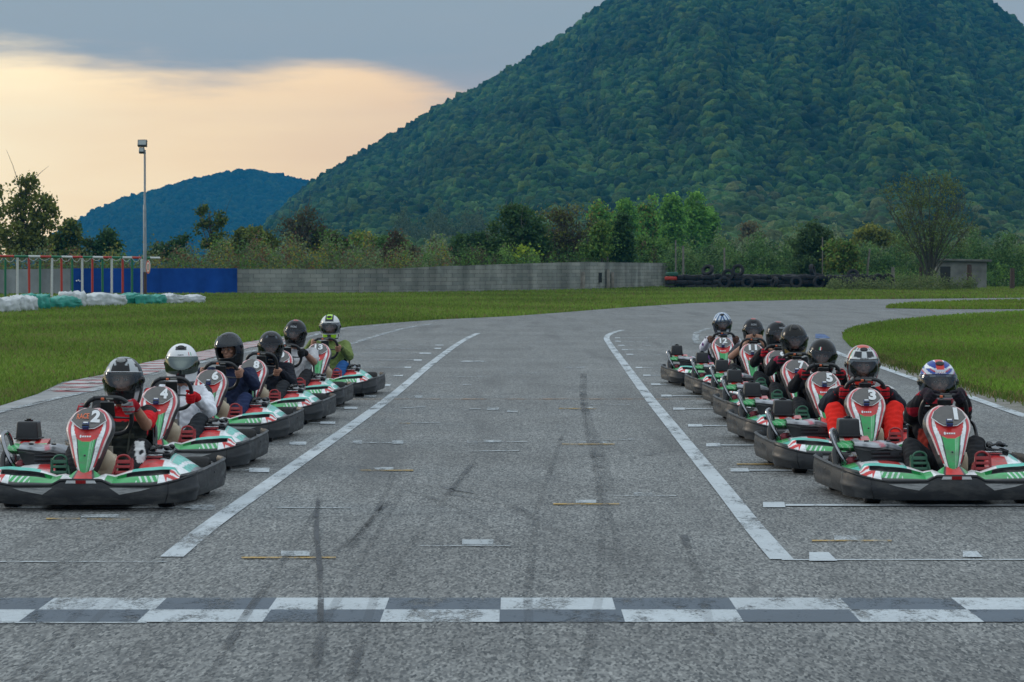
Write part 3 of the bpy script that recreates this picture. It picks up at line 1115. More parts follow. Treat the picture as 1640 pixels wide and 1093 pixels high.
tree("sparse_tree", "thin half-dead tree with two leaf tufts and a bare snag", "tree", (AT(338, D), D),
     px_blobs(D, [(323, 338, 9, 13), (328, 358, 11, 9), (320, 368, 8, 5), (354, 348, 8, 12), (350, 366, 12, 12), (340, 388, 14, 12)]), 1500, 0.26, OLIVE + DARKG, rs, 0.22, 0.16, 0.3, 9, GT, twigs=2)
tree("broadleaf_bush", "broad olive-green bush behind the yellow scrub", "bush", (AT(400, D), D),
     px_blobs(D, [(400, 378, 28, 14), (378, 390, 24, 14), (424, 390, 26, 14), (400, 400, 46, 12)]), 4200, 0.28, [(0.06, 0.082, 0.018), (0.085, 0.10, 0.02), (0.045, 0.06, 0.018)], rs, 0.27, 0.14, 0.4, 5, GT)
tree("bare_tree", "brownish twiggy tree with few leaves in front of the hill gap", "tree", (AT(478, D), D),
     px_blobs(D, [(480, 350, 26, 18), (460, 372, 22, 18), (502, 366, 26, 18), (482, 388, 38, 14)]), 1800, 0.20, BROWN, rs, 0.34, 0.14, 0.2, 26, GT, twigs=6)
tree("broadleaf_bush", "dull green bush right of the brown twiggy tree", "bush", (AT(530, D), D),
     px_blobs(D, [(522, 380, 20, 14), (544, 388, 18, 12), (528, 396, 34, 12)]), 2600, 0.27, MIDG + BROWN, rs, 0.27, 0.12, 0.4, 5, GT)
tree("yellow_bush", "small yellowing bush low in front of the mountain foot", "bush", (AT(580, 300), 300),
     px_blobs(300, [(574, 382, 14, 9), (594, 390, 16, 10)]), 1500, 0.3, YEL + MIDG, rs, 0.3, 0.1, 0.4, 4, GT)
tree("yellow_bush", "small green bush beside the yellowing one", "bush", (AT(618, 300), 300),
     px_blobs(300, [(616, 388, 16, 9), (640, 394, 14, 8)]), 1500, 0.3, MIDG, rs, 0.3, 0.1, 0.4, 4, GT)
D = 222
tree("red_brown_bush", "reddish-brown bush rising above the block wall", "bush", (AT(634, D), D),
     px_blobs(D, [(636, 385, 12, 14), (632, 402, 22, 14), (634, 420, 34, 14), (655, 408, 14, 12)]), 4200, 0.22, REDB, rs, 0.24, 0.1, 0.4, 14, GT, twigs=4)
tree("evergreen_bush", "low very dark evergreen bush above the block wall", "bush", (AT(750, D + 6), D + 6),
     px_blobs(D + 6, [(742, 395, 22, 16), (768, 390, 20, 18), (755, 412, 40, 18), (722, 410, 14, 14)]), 5200, 0.24, DARKG, rs, 0.24, 0.14, 0.45, 5, GT)
tree("evergreen_tree", "large dark green tree with grey branches behind the block wall", "tree", (AT(825, D + 4), D + 4),
     px_blobs(D + 4, [(822, 345, 30, 16), (805, 368, 24, 20), (842, 366, 30, 22), (822, 395, 44, 22), (860, 390, 24, 22), (800, 408, 26, 18)]), 8200, 0.25, DARKG + [(0.04, 0.07, 0.02)], rs, 0.26, 0.2, 0.45, 26, GT, twigs=4, trunkmat=mat("grey_branch", (0.12, 0.12, 0.10), 0.9, 0, 0.2))
tree("yellow_leaf_shrub", "bright yellow-green shrub in front of the large dark tree", "bush", (AT(836, D - 2), D - 2),
     px_blobs(D - 2, [(842, 404, 10, 7), (826, 412, 10, 7), (850, 414, 12, 6), (822, 420, 8, 5)]), 420, 0.26, [(0.16, 0.22, 0.02), (0.12, 0.17, 0.02)], rs, 0.30, 0.05, 0.3, 8, GT)
tree("bare_tree", "brown half-bare tree with yellow leaves right of the large dark tree", "tree", (AT(905, D + 8), D + 8),
     px_blobs(D + 8, [(880, 348, 22, 18), (912, 352, 26, 20), (940, 370, 22, 20), (895, 380, 34, 24), (935, 400, 30, 18), (890, 408, 34, 16)]), 4200, 0.22, BROWN + OLIVE, rs, 0.34, 0.16, 0.25, 34, GT, twigs=6)
tree("conifer_like_tree", "narrow dark tree in front of the poplars", "tree", (AT(996, D + 2), D + 2),
     px_blobs(D + 2, [(995, 352, 9, 12), (996, 370, 15, 14), (996, 390, 19, 16), (996, 408, 22, 14)]), 3600, 0.24, DARKG, rs, 0.22, 0.14, 0.4, 7, GT)
tree("broadleaf_bush", "light green bush left of the narrow dark tree", "bush", (AT(962, D), D),
     px_blobs(D, [(966, 362, 10, 6), (958, 376, 14, 12), (955, 398, 24, 16)]), 1800, 0.25, MIDG + [(0.10, 0.14, 0.03)], rs, 0.27, 0.1, 0.3, 8, GT)
D = 246
tree("broadleaf_bush", "green bush at the right end of the block wall", "bush", (AT(1045, D), D),
     px_blobs(D, [(1035, 392, 20, 12), (1060, 398, 22, 12), (1042, 412, 34, 14)]), 3600, 0.25, MIDG, rs, 0.27, 0.1, 0.4, 6, GT)
for i, (u, v, hu, lab) in enumerate([(962, 322, 22, "leftmost and lowest of the poplars, half hidden by brown twigs"), (1000, 317, 22, "green poplar behind the narrow dark tree"), (1040, 312, 20, "green poplar with a yellow patch in the middle of the row"), (1078, 306, 22, "tallest green poplar of the row"), (1112, 308, 24, "broad green poplar second from the right end"), (1136, 328, 13, "rightmost small poplar of the row")]):
    D = 400 + 8 * (i % 3)
    bl = [(u, v + 14, hu * .62, 12), (u - hu * .3, v + 32, hu * .75, 16), (u + hu * .3, v + 36, hu * .75, 18), (u, v + 56, hu, 20), (u - hu * .2, v + 78, hu * .95, 20)]
    tree("poplar_tree", lab, "tree", (AT(u, D), D), px_blobs(D, bl), 4200, 0.42, POPL + ([(0.14, 0.13, 0.03)] if i in (0, 2) else []), rs, 0.42, 0.2, 0.4, 5, "row of green poplars in front of the mountain")
D = 226
tree("broadleaf_tree", "dark green bush rising above the vineyard hedge", "tree", (AT(1304, D), D),
     px_blobs(D, [(1296, 370, 16, 12), (1318, 382, 20, 16), (1288, 394, 22, 18), (1322, 408, 26, 20), (1295, 425, 30, 20)]), 5600, 0.24, [(0.034, 0.062, 0.022), (0.045, 0.078, 0.026), (0.028, 0.05, 0.02)], rs, 0.26, 0.14, 0.4, 8, GT)
tree("broadleaf_tree", "olive young tree with yellowing leaves beside the dark bush", "tree", (AT(1348, D - 4), D - 4),
     px_blobs(D - 4, [(1340, 392, 16, 12), (1356, 404, 18, 16), (1342, 422, 22, 16), (1366, 430, 16, 12)]), 2600, 0.24, OLIVE + MIDG, rs, 0.28, 0.1, 0.35, 10, GT, twigs=2)
tree("yellow_tree", "yellow autumn tree behind the hedge left of the bare tree", "tree", (AT(1394, 330), 330),
     px_blobs(330, [(1392, 372, 20, 10), (1376, 382, 14, 8), (1412, 382, 18, 10)]), 2600, 0.34, OLIVE + OLIVE + YEL, rs, 0.32, 0.1, 0.4, 4, GT)
tree("brown_tree", "small brown round tree far behind the vineyard hedge", "tree", (AT(1204, 500), 500),
     px_blobs(500, [(1204, 370, 17, 12), (1202, 384, 20, 10)]), 1800, 0.5, [(0.10, 0.075, 0.035), (0.07, 0.07, 0.03)], rs, 0.5, 0.2, 0.4, 4, GT)
D = 204
tree("bare_tree", "big fan-shaped bare tree with yellow-green leaves only at its top", "tree", (AT(1488, D), D),
     px_blobs(D, [(1482, 282, 36, 16), (1440, 305, 26, 20), (1530, 310, 24, 22), (1490, 310, 44, 26), (1490, 345, 60, 30), (1470, 385, 45, 28), (1520, 380, 40, 30)]), 5600, 0.15, [(0.055, 0.080, 0.022), (0.075, 0.095, 0.02), (0.04, 0.055, 0.022), (0.045, 0.06, 0.03)], rs, 0.36, 0.10, 0.5, 4, GT, twigs=0)
# its fan of stems
bt = [o for o in bpy.data.objects if o.get('label', '').startswith("big fan-shaped")][0]
mb = MB()
for i in range(17):
    a = -0.62 + 1.24 * i / 16 + rs.randn() * 0.04
    ln = (ZV(268, D) - 0.2) * (1.0 - 0.30 * abs(a) / 0.62) * (0.9 + 0.12 * rs.rand())
    yy = rs.randn() * 0.25
    pts = catmull([(0.1 * rs.randn(), 0.1 * rs.randn(), 0), (math.sin(a * .5) * ln * .35, yy * ln * .2, ln * .33), (math.sin(a * .8) * ln * .68, yy * ln * .35, ln * .66), (math.sin(a) * ln * .95, yy * ln * .4, ln)], 5)
    mb.tube(pts, [0.085 * (1 - 0.9 * k / (len(pts) - 1)) for k in range(len(pts))], 5)
    for q in range(11):
        k = rs.randint(4, len(pts) - 1)
        s = pts[k]
        e = s + Vector((math.sin(a) * 0.8 + rs.randn() * .55, rs.randn() * .5, 0.9 + rs.rand() * .9))
        mb.tube([s, s.lerp(e, .5) + Vector((rs.randn() * .1, 0, 0)), e], [0.022, 0.015, 0.006], 4)
mb.obj("stems", M_twig, bt, angle=60)

# masses behind the walls


def mass(name, label, spans, n, leaf, cols, clump, kind='stuff', cat=None, tall=1.0, group=None):
    """spans: (u0,u1,v_top,D,depth)"""
    allP, allC = [], []
    tot = sum(s_[1] - s_[0] for s_ in spans)
    cols = np.array(cols)
    for u0, u1, vt, D_, dep in spans:
        k = int(n * (u1 - u0) / tot)
        K = max(k // 30, 4)
        cu_ = u0 + (u1 - u0) * rs.rand(K)
        cd = D_ + dep * rs.rand(K)
        top = CAMH + (HOR - vt) / FPX * D_
        top = top * (0.80 + 0.16 * np.sin(cu_ * 0.11) + 0.10 * np.sin(cu_ * 0.31 + 2) + 0.10 * rs.randn(K))
        hz = top * (rs.rand(K) ** 0.6)
        ci = rs.choice(K, k)
        P = np.stack([(cu_[ci] - 820) / FPX * cd[ci], cd[ci], hz[ci]], 1) + rs.randn(k, 3) * clump * np.array([1, 1, tall])
        P[:, 2] = np.abs(P[:, 2])
        cc = cols[rs.choice(len(cols), K)][ci] * (0.7 + 0.6 * rs.rand(k, 1))
        allP.append(P); allC.append(cc)
    P = np.concatenate(allP); Cc = np.concatenate(allC)
    V, CC = leaf_quads(P, leaf, Cc, rs)
    return tag(link(name, fast_mesh(name, V, np.arange(len(V)).reshape(-1, 4), M_leaf, CC)), label, cat, group, kind)


mass("scrub", "tangled brown and yellow scrub behind the painted wall", [(-40, 240, 409, 178, 10), (240, 330, 403, 180, 10), (330, 600, 388, 182, 12), (560, 720, 396, 196, 14)], 46000, 0.16, REED + REED + MIDG + [(0.09, 0.05, 0.03), (0.07, 0.05, 0.03), (0.05, 0.06, 0.03), (0.13, 0.12, 0.02)], 0.26, tall=1.6)
mass("scrub", "low dark undergrowth along the top of the block wall", [(655, 860, 398, 212, 8), (860, 1000, 394, 222, 10), (1000, 1072, 396, 242, 6)], 26000, 0.18, BROWN + DARKG + MIDG + MIDG, 0.26, tall=1.4)
mass("vineyard_hedge", "long dark green vineyard hedge behind the tyres and the hut", [(1058, 1270, 386, 232, 12), (1270, 1420, 392, 232, 12), (1420, 1700, 380, 232, 12)], 52000, 0.21, [(0.036, 0.078, 0.026), (0.055, 0.105, 0.032), (0.026, 0.052, 0.02), (0.075, 0.12, 0.042)], 0.26)
mass("hedge_understorey", "dark bramble at the foot of the vineyard hedge", [(1130, 1480, 432, 226, 4), (1580, 1700, 425, 226, 4)], 12000, 0.17, DARKG + MIDG, 0.22)
mass("tall_weeds", "mound of tall weeds at the foot of the bare tree", [(1425, 1500, 443, 196, 4), (1330, 1425, 453, 198, 3), (1500, 1560, 452, 200, 2)], 7000, 0.13, [(0.06, 0.085, 0.03), (0.08, 0.10, 0.04)], 0.2, tall=1.6)
mass("reeds", "pale reeds and olive bushes beyond the scrub at the mountain foot", [(330, 470, 385, 330, 30), (470, 740, 384, 340, 40), (1140, 1700, 377, 330, 40)], 46000, 0.34, REED + [(0.09, 0.12, 0.07)], 0.4, tall=1.4)
mass("plantation", "grey-green plantation of thin trees at the foot of the mountain", [(635, 800, 345, 900, 120)], 26000, 0.75, [(0.030, 0.046, 0.022), (0.038, 0.055, 0.028)], 1.0, tall=2.2)


# =================================================================== HILLS
def terrain(name, sky_tab, r0, r1, r2, u0, u1, foot, seed, nu=200, nr=90):
    rr = np.random.RandomState(seed)
    ut = np.array([a for a, b in sky_tab], float)
    vt = np.array([b for a, b in sky_tab], float)
    ph = rr.rand(12) * 6.28

    def hgt(u, r):
        Hs = (HOR - np.interp(u, ut, vt)) / FPX * r1
        q = (r - r0) / (r1 - r0)
        f = foot * np.clip(q / 0.55, 0, 1) ** 1.2 + (1 - foot) * np.clip((q - 0.30) / 0.70, 0, None) ** 1.35
        fall = np.clip((r - r1) / (r2 - r1), 0, 1)
        f = np.where(r > r1, 1 - fall ** 1.5, f)
        m_ = np.clip(q, 0, 1) * np.clip(1 - q, 0, 1) * 4
        g = 0.07 * np.sin(u * 0.021 + ph[0] + 1.3 * np.sin(q * 3 + ph[1])) + 0.05 * np.sin(u * 0.047 + ph[2] + q * 5) + 0.02 * np.sin(u * 0.11 + ph[3] + 7 * q)
        return np.maximum(Hs * f * (1 + g * m_), -0.3)
    U = np.linspace(u0, u1, nu)
    Rr = np.linspace(r0, r2, nr)
    UU, RR = np.meshgrid(U, Rr)
    Z = hgt(UU, RR)
    V = np.stack([(UU - 820) / FPX * RR, RR, Z], 2).reshape(-1, 3)
    i, j = np.meshgrid(np.arange(nu - 1), np.arange(nr - 1))
    a = (j * nu + i).ravel()
    F = np.stack([a, a + 1, a + nu + 1, a + nu], 1)
    o = link(name, fast_mesh(name, V, F, mat("hill_soil", (0.05, 0.065, 0.03), 0.95, 0, 0.3, 0, 0.02), smooth=True))
    tag(o, kind='structure')
    return hgt


def ico_template(sub, zcut, seed):
    bm = bmesh.new()
    bmesh.ops.create_icosphere(bm, subdivisions=sub, radius=1.0)
    bmesh.ops.delete(bm, geom=[v for v in bm.verts if v.co.z < zcut], context='VERTS')
    bm.verts.index_update()
    V = np.array([v.co[:] for v in bm.verts])
    F = np.array([[v.index for v in f.verts] for f in bm.faces])
    bm.free()
    rr = np.random.RandomState(seed)
    d = np.zeros(len(V))
    for k in range(9):
        ax = rr.randn(3); ax /= np.linalg.norm(ax)
        ax[2] = abs(ax[2])
        d += np.clip((V @ ax - 0.62) / 0.38, 0, 1) ** 0.7 * (0.22 + 0.22 * rr.rand())
    V = V * (0.86 + d + 0.07 * rr.randn(len(V)))[:, None]
    return V, F


TEMPL = [ico_template(3, -0.15, s) for s in range(6)]
TEMPL_LO = [ico_template(2, -0.25, s + 20) for s in range(6)]


def forest(name, label, hgt, u, r, rad, cols, rs, templ, squash=1.0, bright=0.98):
    n = len(u)
    x, y = (u - 820) / FPX * r, r
    z = hgt(u, r)
    t_i = rs.randint(0, len(templ), n)
    allV, allF, allC = [], [], []
    o = 0
    cols = np.array(cols)
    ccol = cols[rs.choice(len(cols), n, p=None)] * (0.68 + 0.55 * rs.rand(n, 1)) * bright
    band = 1 + 0.30 * np.sin(u * 0.019 + r * 0.004) * np.sin(r * 0.011 + 2 * np.sin(u * 0.008)) + 0.22 * np.sin(u * 0.06 + 3 * np.sin(r * 0.006)) * np.sin(r * 0.023)
    ccol = ccol * band[:, None]
    for k, (TV, TF) in enumerate(templ):
        idx = np.where(t_i == k)[0]
        if not len(idx):
            continue
        a = rs.rand(len(idx)) * 6.283
        ca, sa = np.cos(a), np.sin(a)
        s = rad[idx]
        sq = squash * (0.8 + 0.5 * rs.rand(len(idx)))
        VX = (TV[None, :, 0] * ca[:, None] - TV[None, :, 1] * sa[:, None]) * s[:, None] + x[idx][:, None]
        VY = (TV[None, :, 0] * sa[:, None] + TV[None, :, 1] * ca[:, None]) * s[:, None] + y[idx][:, None]
        VZ = TV[None, :, 2] * (s * sq)[:, None] + (z[idx] + s * 0.15)[:, None]
        V = np.stack([VX, VY, VZ], 2).reshape(-1, 3)
        F = (TF[None] + (np.arange(len(idx)) * len(TV))[:, None, None]).reshape(-1, 3) + o
        C = np.repeat(ccol[idx], len(TV), 0) * (0.8 + 0.4 * rs.rand(len(V), 1))
        o += len(V)
        allV.append(V); allF.append(F); allC.append(C)
    me = fast_mesh(name, np.concatenate(allV), np.concatenate(allF), M_forest, np.concatenate(allC))
    return tag(link(name, me), label, None, None, 'stuff')


M_forest = bpy.data.materials.new("forest_crowns")
t, ns, ls, p = nodes_of(M_forest)
a = ns.new("ShaderNodeAttribute")
a.attribute_name = "Col"
tcn = ns.new("ShaderNodeTexCoord")
nf = ns.new("ShaderNodeTexNoise")
nf.inputs["Scale"].default_value = 0.9
nf.inputs["Detail"].default_value = 5
nf.inputs["Roughness"].default_value = 0.7
ls.new(tcn.outputs["Object"], nf.inputs[0])
mrf = ns.new("ShaderNodeMapRange")
mrf.inputs[1].default_value = 0.35
mrf.inputs[2].default_value = 0.65
mrf.inputs[3].default_value = 0.55
mrf.inputs[4].default_value = 1.35
ls.new(nf.outputs[0], mrf.inputs[0])
mm = ns.new("ShaderNodeMixRGB")
mm.blend_type = 'MULTIPLY'
mm.inputs[0].default_value = 1
ls.new(a.outputs["Color"], mm.inputs[1])
ls.new(mrf.outputs[0], mm.inputs[2])
ls.new(mm.outputs[0], p.inputs["Base Color"])
p.inputs["Roughness"].default_value = 0.9
p.inputs["Specular IOR Level"].default_value = 0.1
bb = ns.new("ShaderNodeBump")
bb.inputs["Strength"].default_value = 0.6
bb.inputs["Distance"].default_value = 1.6
ls.new(nf.outputs[0], bb.inputs["Height"])
ls.new(bb.outputs[0], p.inputs["Normal"])

main_tab = [(200, 431), (300, 428), (380, 410), (425, 372), (460, 335), (500, 302), (545, 273), (600, 241), (650, 211), (700, 181), (750, 155), (800, 127), (850, 99), (900, 64), (940, 32), (985, 6), (1010, -8), (1080, -40), (1180, -72), (1300, -85), (1430, -60), (1520, -28), (1572, 3), (1605, 26), (1640, 54), (1750, 120), (1900, 200), (2200, 330)]
hm = terrain("mountain", main_tab, 620, 2300, 2900, 200, 2150, 0.17, 3)
nT = 95000
u_ = 360 + rs.rand(nT) * 1380
r_ = np.sqrt(720 ** 2 + rs.rand(nT) * (2330 ** 2 - 720 ** 2))
rad_ = (1.15 + 2.1 * rs.rand(nT) ** 2.2) * (0.75 + 0.40 * (r_ / 2300))
keep = (hm(u_, r_) > 3.0) & ~((r_ < 1150) & (np.sin(u_ * 0.045) * np.sin(r_ * 0.02) > 0.55))
FOR = [(0.022, 0.058, 0.018), (0.036, 0.085, 0.022), (0.016, 0.042, 0.016), (0.048, 0.098, 0.026), (0.026, 0.062, 0.026), (0.058, 0.105, 0.034), (0.020, 0.050, 0.018), (0.032, 0.078, 0.022), (0.018, 0.042, 0.018), (0.066, 0.105, 0.022)]
forest("forest", "dense dark woodland covering the big mountain", hm, u_[keep], r_[keep], rad_[keep], FOR, rs, TEMPL_LO)
nT = 5200
u_ = 380 + rs.rand(nT) * 1350
r_ = 640 + rs.rand(nT) * 560
keep = (hm(u_, r_) > 0.4)
rad_ = 1.6 + 1.7 * rs.rand(nT)
forest("foothill_trees", "looser greener trees on the foot of the mountain", hm, u_[keep], r_[keep], rad_[keep], [(0.050, 0.095, 0.030), (0.07, 0.12, 0.038), (0.038, 0.075, 0.026), (0.09, 0.11, 0.04)], rs, TEMPL)
far_tab = [(-120, 445), (-20, 428), (40, 408), (80, 388), (110, 368), (150, 344), (200, 322), (250, 309), (300, 294), (350, 283), (380, 278), (410, 277), (440, 283), (500, 297), (560, 312), (640, 350), (760, 425)]
hf = terrain("distant_hill", far_tab, 4000, 4900, 5500, -120, 760, 0.12, 5, 120, 50)
nT = 18000
u_ = -60 + rs.rand(nT) * 680
r_ = np.sqrt(4100 ** 2 + rs.rand(nT) * (4930 ** 2 - 4100 ** 2))
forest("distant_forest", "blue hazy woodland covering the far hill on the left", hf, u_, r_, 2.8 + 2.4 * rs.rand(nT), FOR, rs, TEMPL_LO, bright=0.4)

# haze: the air between the track and the hills
hb = MB().box((0, 2870, 164), (5700, 5880, 330))
hz = hb.obj("haze", [], smooth=False)
mh = bpy.data.materials.new("haze_air")
mh.use_nodes = True
mh.node_tree.nodes.clear()
ho = mh.node_tree.nodes.new("ShaderNodeOutputMaterial")
pv = mh.node_tree.nodes.new("ShaderNodeVolumePrincipled")
pv.inputs["Color"].default_value = (0.03, 0.36, 0.76, 1)
pv.inputs["Density"].default_value = 0.000108
pv.inputs["Anisotropy"].default_value = 0.0
mh.node_tree.links.new(pv.outputs[0], ho.inputs["Volume"])
hz.data.materials.append(mh)
tag(hz, kind='stuff')
hz['label'] = "thin blue evening haze in front of the hills"


# =================================================================== WALLS, GANTRY, BARRIERS
def wall(name, label, pts, tops, thick, m, brick=False, cap=0.0):
    """wall along world points, heights per point"""
    root = empty(name, (pts[0][0], pts[0][1], 0))
    tag(root, label, "wall")
    ox, oy = pts[0]
    mb = MB()
    s_acc = 0
    vs, fs = [], []
    n = len(pts)
    for i, (x, y) in enumerate(pts):
        x -= ox; y -= oy
        vs += [(x, y, -0.1), (x, y, tops[i]), (x, y + thick, tops[i]), (x, y + thick, -0.1)]
    for i in range(n - 1):
        for k in range(3):
            a, b = 4 * i + k, 4 * (i + 1) + k
            fs.append((a, b, b + 1, a + 1))
    fs += [(0, 1, 2, 3), (4 * n - 1, 4 * n - 2, 4 * n - 3, 4 * n - 4)]
    mb.add(vs, fs)
    mb.obj("wall_face", m, root, smooth=False)
    return root


def wall_mat(name, c1, c2, brick=False, mortar=(0.12, 0.12, 0.115)):
    m, t, ns, ls, p, noise, rng, mix, mapped, tcn = ground_mat(name)
    sp = ns.new("ShaderNodeSeparateXYZ")
    cb = ns.new("ShaderNodeCombineXYZ")
    ls.new(tcn.outputs["Object"], sp.inputs[0])
    ls.new(sp.outputs[0], cb.inputs[0])
    ls.new(sp.outputs[2], cb.inputs[1])
    stain = ns.new("ShaderNodeTexNoise")
    stain.inputs["Scale"].default_value = 1.0
    stain.inputs["Detail"].default_value = 6
    mpn = ns.new("ShaderNodeMapping")
    mpn.inputs["Scale"].default_value = (0.5, 0.5, 0.18)
    ls.new(tcn.outputs["Object"], mpn.inputs[0])
    ls.new(mpn.outputs[0], stain.inputs[0])
    if brick:
        b = ns.new("ShaderNodeTexBrick")
        ls.new(cb.outputs[0], b.inputs[0])
        b.inputs["Color1"].default_value = (*c1, 1)
        b.inputs["Color2"].default_value = (*c2, 1)
        b.inputs["Mortar"].default_value = (*mortar, 1)
        b.inputs["Scale"].default_value = 1.0
        b.inputs["Mortar Size"].default_value = 0.012
        b.inputs["Mortar Smooth"].default_value = 0.3
        b.inputs["Bias"].default_value = 0.0
        b.inputs["Brick Width"].default_value = 0.72
        b.inputs["Row Height"].default_value = 0.26
        c = b.outputs["Color"]
        bp = ns.new("ShaderNodeBump")
        bp.inputs["Strength"].default_value = 0.5
        bp.inputs["Distance"].default_value = 0.03
        bp.invert = True
        ls.new(b.outputs["Fac"], bp.inputs["Height"])
        ls.new(bp.outputs[0], p.inputs["Normal"])
        c = mix(rng(noise(0.9, 3, 0.6), 0.55, 0.7, 0.0, 0.6), c, tuple(v * 1.5 for v in c1))
    else:
        c = mix(rng(noise(2.0, 5, 0.6), 0.3, 0.7, 0, 1), c1, c2)
    c = mix(1.0, c, rng(stain.outputs[0], 0.35, 0.65, 0.60, 1.15), 'MULTIPLY')
    ls.new(c, p.inputs["Base Color"])
    p.inputs["Roughness"].default_value = 0.9
    p.inputs["Specular IOR Level"].default_value = 0.2
    return m


M_wall_grey = wall_mat("render_grey_wall", (0.25, 0.27, 0.27), (0.32, 0.34, 0.34))
M_wall_blue = wall_mat("blue_painted_wall", (0.008, 0.060, 0.30), (0.012, 0.080, 0.36))
M_wall_block = wall_mat("concrete_block_wall", (0.21, 0.225, 0.205), (0.30, 0.305, 0.275), True, (0.10, 0.105, 0.095))


def wpt(u, v):
    return G(u, v)


pa, pb, pc = wpt(-90, 474.5), wpt(113, 473), wpt(380, 472)
wall("grey_wall", "plain light grey concrete wall behind the striped pipe frame", [pa, pb], [ZV(433, pa[1]), ZV(430.5, pb[1])], 0.2, M_wall_grey)
bw = wall("blue_wall", "low wall painted solid blue beside the round sign", [(pb[0] + 0.003, pb[1]), (pc[0] - 0.003, pc[1])], [ZV(430, pb[1]), ZV(430, pc[1])], 0.22, M_wall_blue)
gm = MB()
for du, dv, wd in [(0, 0, 2.2), (3, -1, 2.0), (5.5, 0.5, 1.6)]:
    x_, y_ = AT(121.5 + du, pb[1]) - pb[0] - 0.003, -0.012
    gm.box((x_ + .05, y_, ZV(450 + dv, pb[1])), (wd * .038, 0.012, 0.075), rot=(0, 0.4, 0))
gm.obj("paint_scrawl", M_white, bw)
bpts = [(pc[0], pc[1])] + [wpt(u, v) for u, v in [(480, 472.4), (540, 472), (642, 471), (711, 470), (860, 467.3), (932, 466), (1069, 461)]]
btop = [ZV(v, q[1]) for v, q in zip([431, 431, 431.5, 430, 426.5, 421.8, 419.8, 421.4], bpts)]
bl = wall("block_wall", "long bare grey concrete block wall in the middle distance", bpts, btop, 0.2, M_wall_block)
for u, v, vt in [(574, 471.6, 455), (929, 466, 436), (934.5, 466, 436), (974, 464.6, 432), (981, 464.3, 436)]:
    q = wpt(u, v)
    pm = MB().box((q[0] - pc[0], q[1] - pc[1] - 0.08, ZV(vt, q[1]) / 2), (0.22, 0.30, ZV(vt, q[1])), bev=0.01)
    pm.obj("pier", mat("pale_pier", (0.26, 0.24, 0.21), 0.9, 0, 0.3, 0, 3), bl)
q = wpt(956, 465)
MB().box((q[0] - pc[0], q[1] - pc[1] - 0.02, 0.95), (0.75, 0.30, 0.75)).obj("wall_opening", mat("dark_opening", (0.03, 0.032, 0.03), 0.9), bl)

# striped pipe frame
GD = 148
fr = empty("pipe_frame", (AT(0, GD), GD, 0))
tag(fr, "row of red, white and green pipe posts joined by a striped top rail", "pipe frame")
M_pr = mat("pipe_red", (0.42, 0.035, 0.02), 0.4, 0, 0.15)
M_pw = mat("pipe_white", (0.55, 0.57, 0.56), 0.4, 0, 0.12)
M_pg = mat("pipe_green", (0.005, 0.15, 0.065), 0.4, 0, 0.15)
posts = [(-28.5, 1), (-11, 0), (8.5, 2), (28, 1), (47, 0), (64, 2), (83, 1), (99, 0), (116, 2), (132, 1), (148, 0), (164.5, 2), (179, 1), (196.6, 0), (211.6, 2), (227, 1)]
pm_ = [M_pr, M_pw, M_pg]


def gxy(u):
    k = (u + 30) / 290
    Yg = 143 + 9 * k
    return AT(u, Yg) - AT(0, GD), Yg - GD, Yg


for u, ci in posts:
    x_, y_, Yg = gxy(u)
    zt = ZV(411 + 2.4 * (u / 240), Yg)
    MB().tube([(x_, y_, -0.1), (x_ + rs.randn() * .01, y_, zt - 0.06)], 0.063, 10).obj("post", pm_[ci], fr, angle=60)
rails = [-30, 22, 45, 64, 81.6, 98, 115.6, 131.8, 148, 164.5, 178.5, 195.8, 210.7, 219, 226, 240, 256]
for i in range(len(rails) - 1):
    x0, y0, Y0 = gxy(rails[i])
    x1, y1, Y1 = gxy(rails[i + 1])
    z0, z1 = ZV(410.6 + 2.8 * rails[i] / 240, Y0), ZV(410.6 + 2.8 * rails[i + 1] / 240, Y1)
    MB().tube([(x0, y0, z0), (x1 - 0.004, y1, z1)], 0.066, 10).obj("rail", [M_pr, M_pg, M_pw, M_pr, M_pg, M_pw, M_pr, M_pg, M_pw, M_pr, M_pg, M_pw, M_pr, M_pr, M_pg, M_pw][i], fr, angle=60)
for i in range(len(posts) - 1):
    x0, y0, Y0 = gxy(posts[i][0])
    x1, y1, Y1 = gxy(posts[i + 1][0])
    z0 = ZV(414, Y0)
    pts = [(x0 + (x1 - x0) * k / 8, y0 - 0.07, z0 - 0.22 * math.sin(math.pi * k / 8) * (0.8 + .2 * math.sin(i)) + 0.02) for k in range(9)]
    MB().tube(pts, 0.012, 5).obj("rope", M_pw, fr, angle=60)

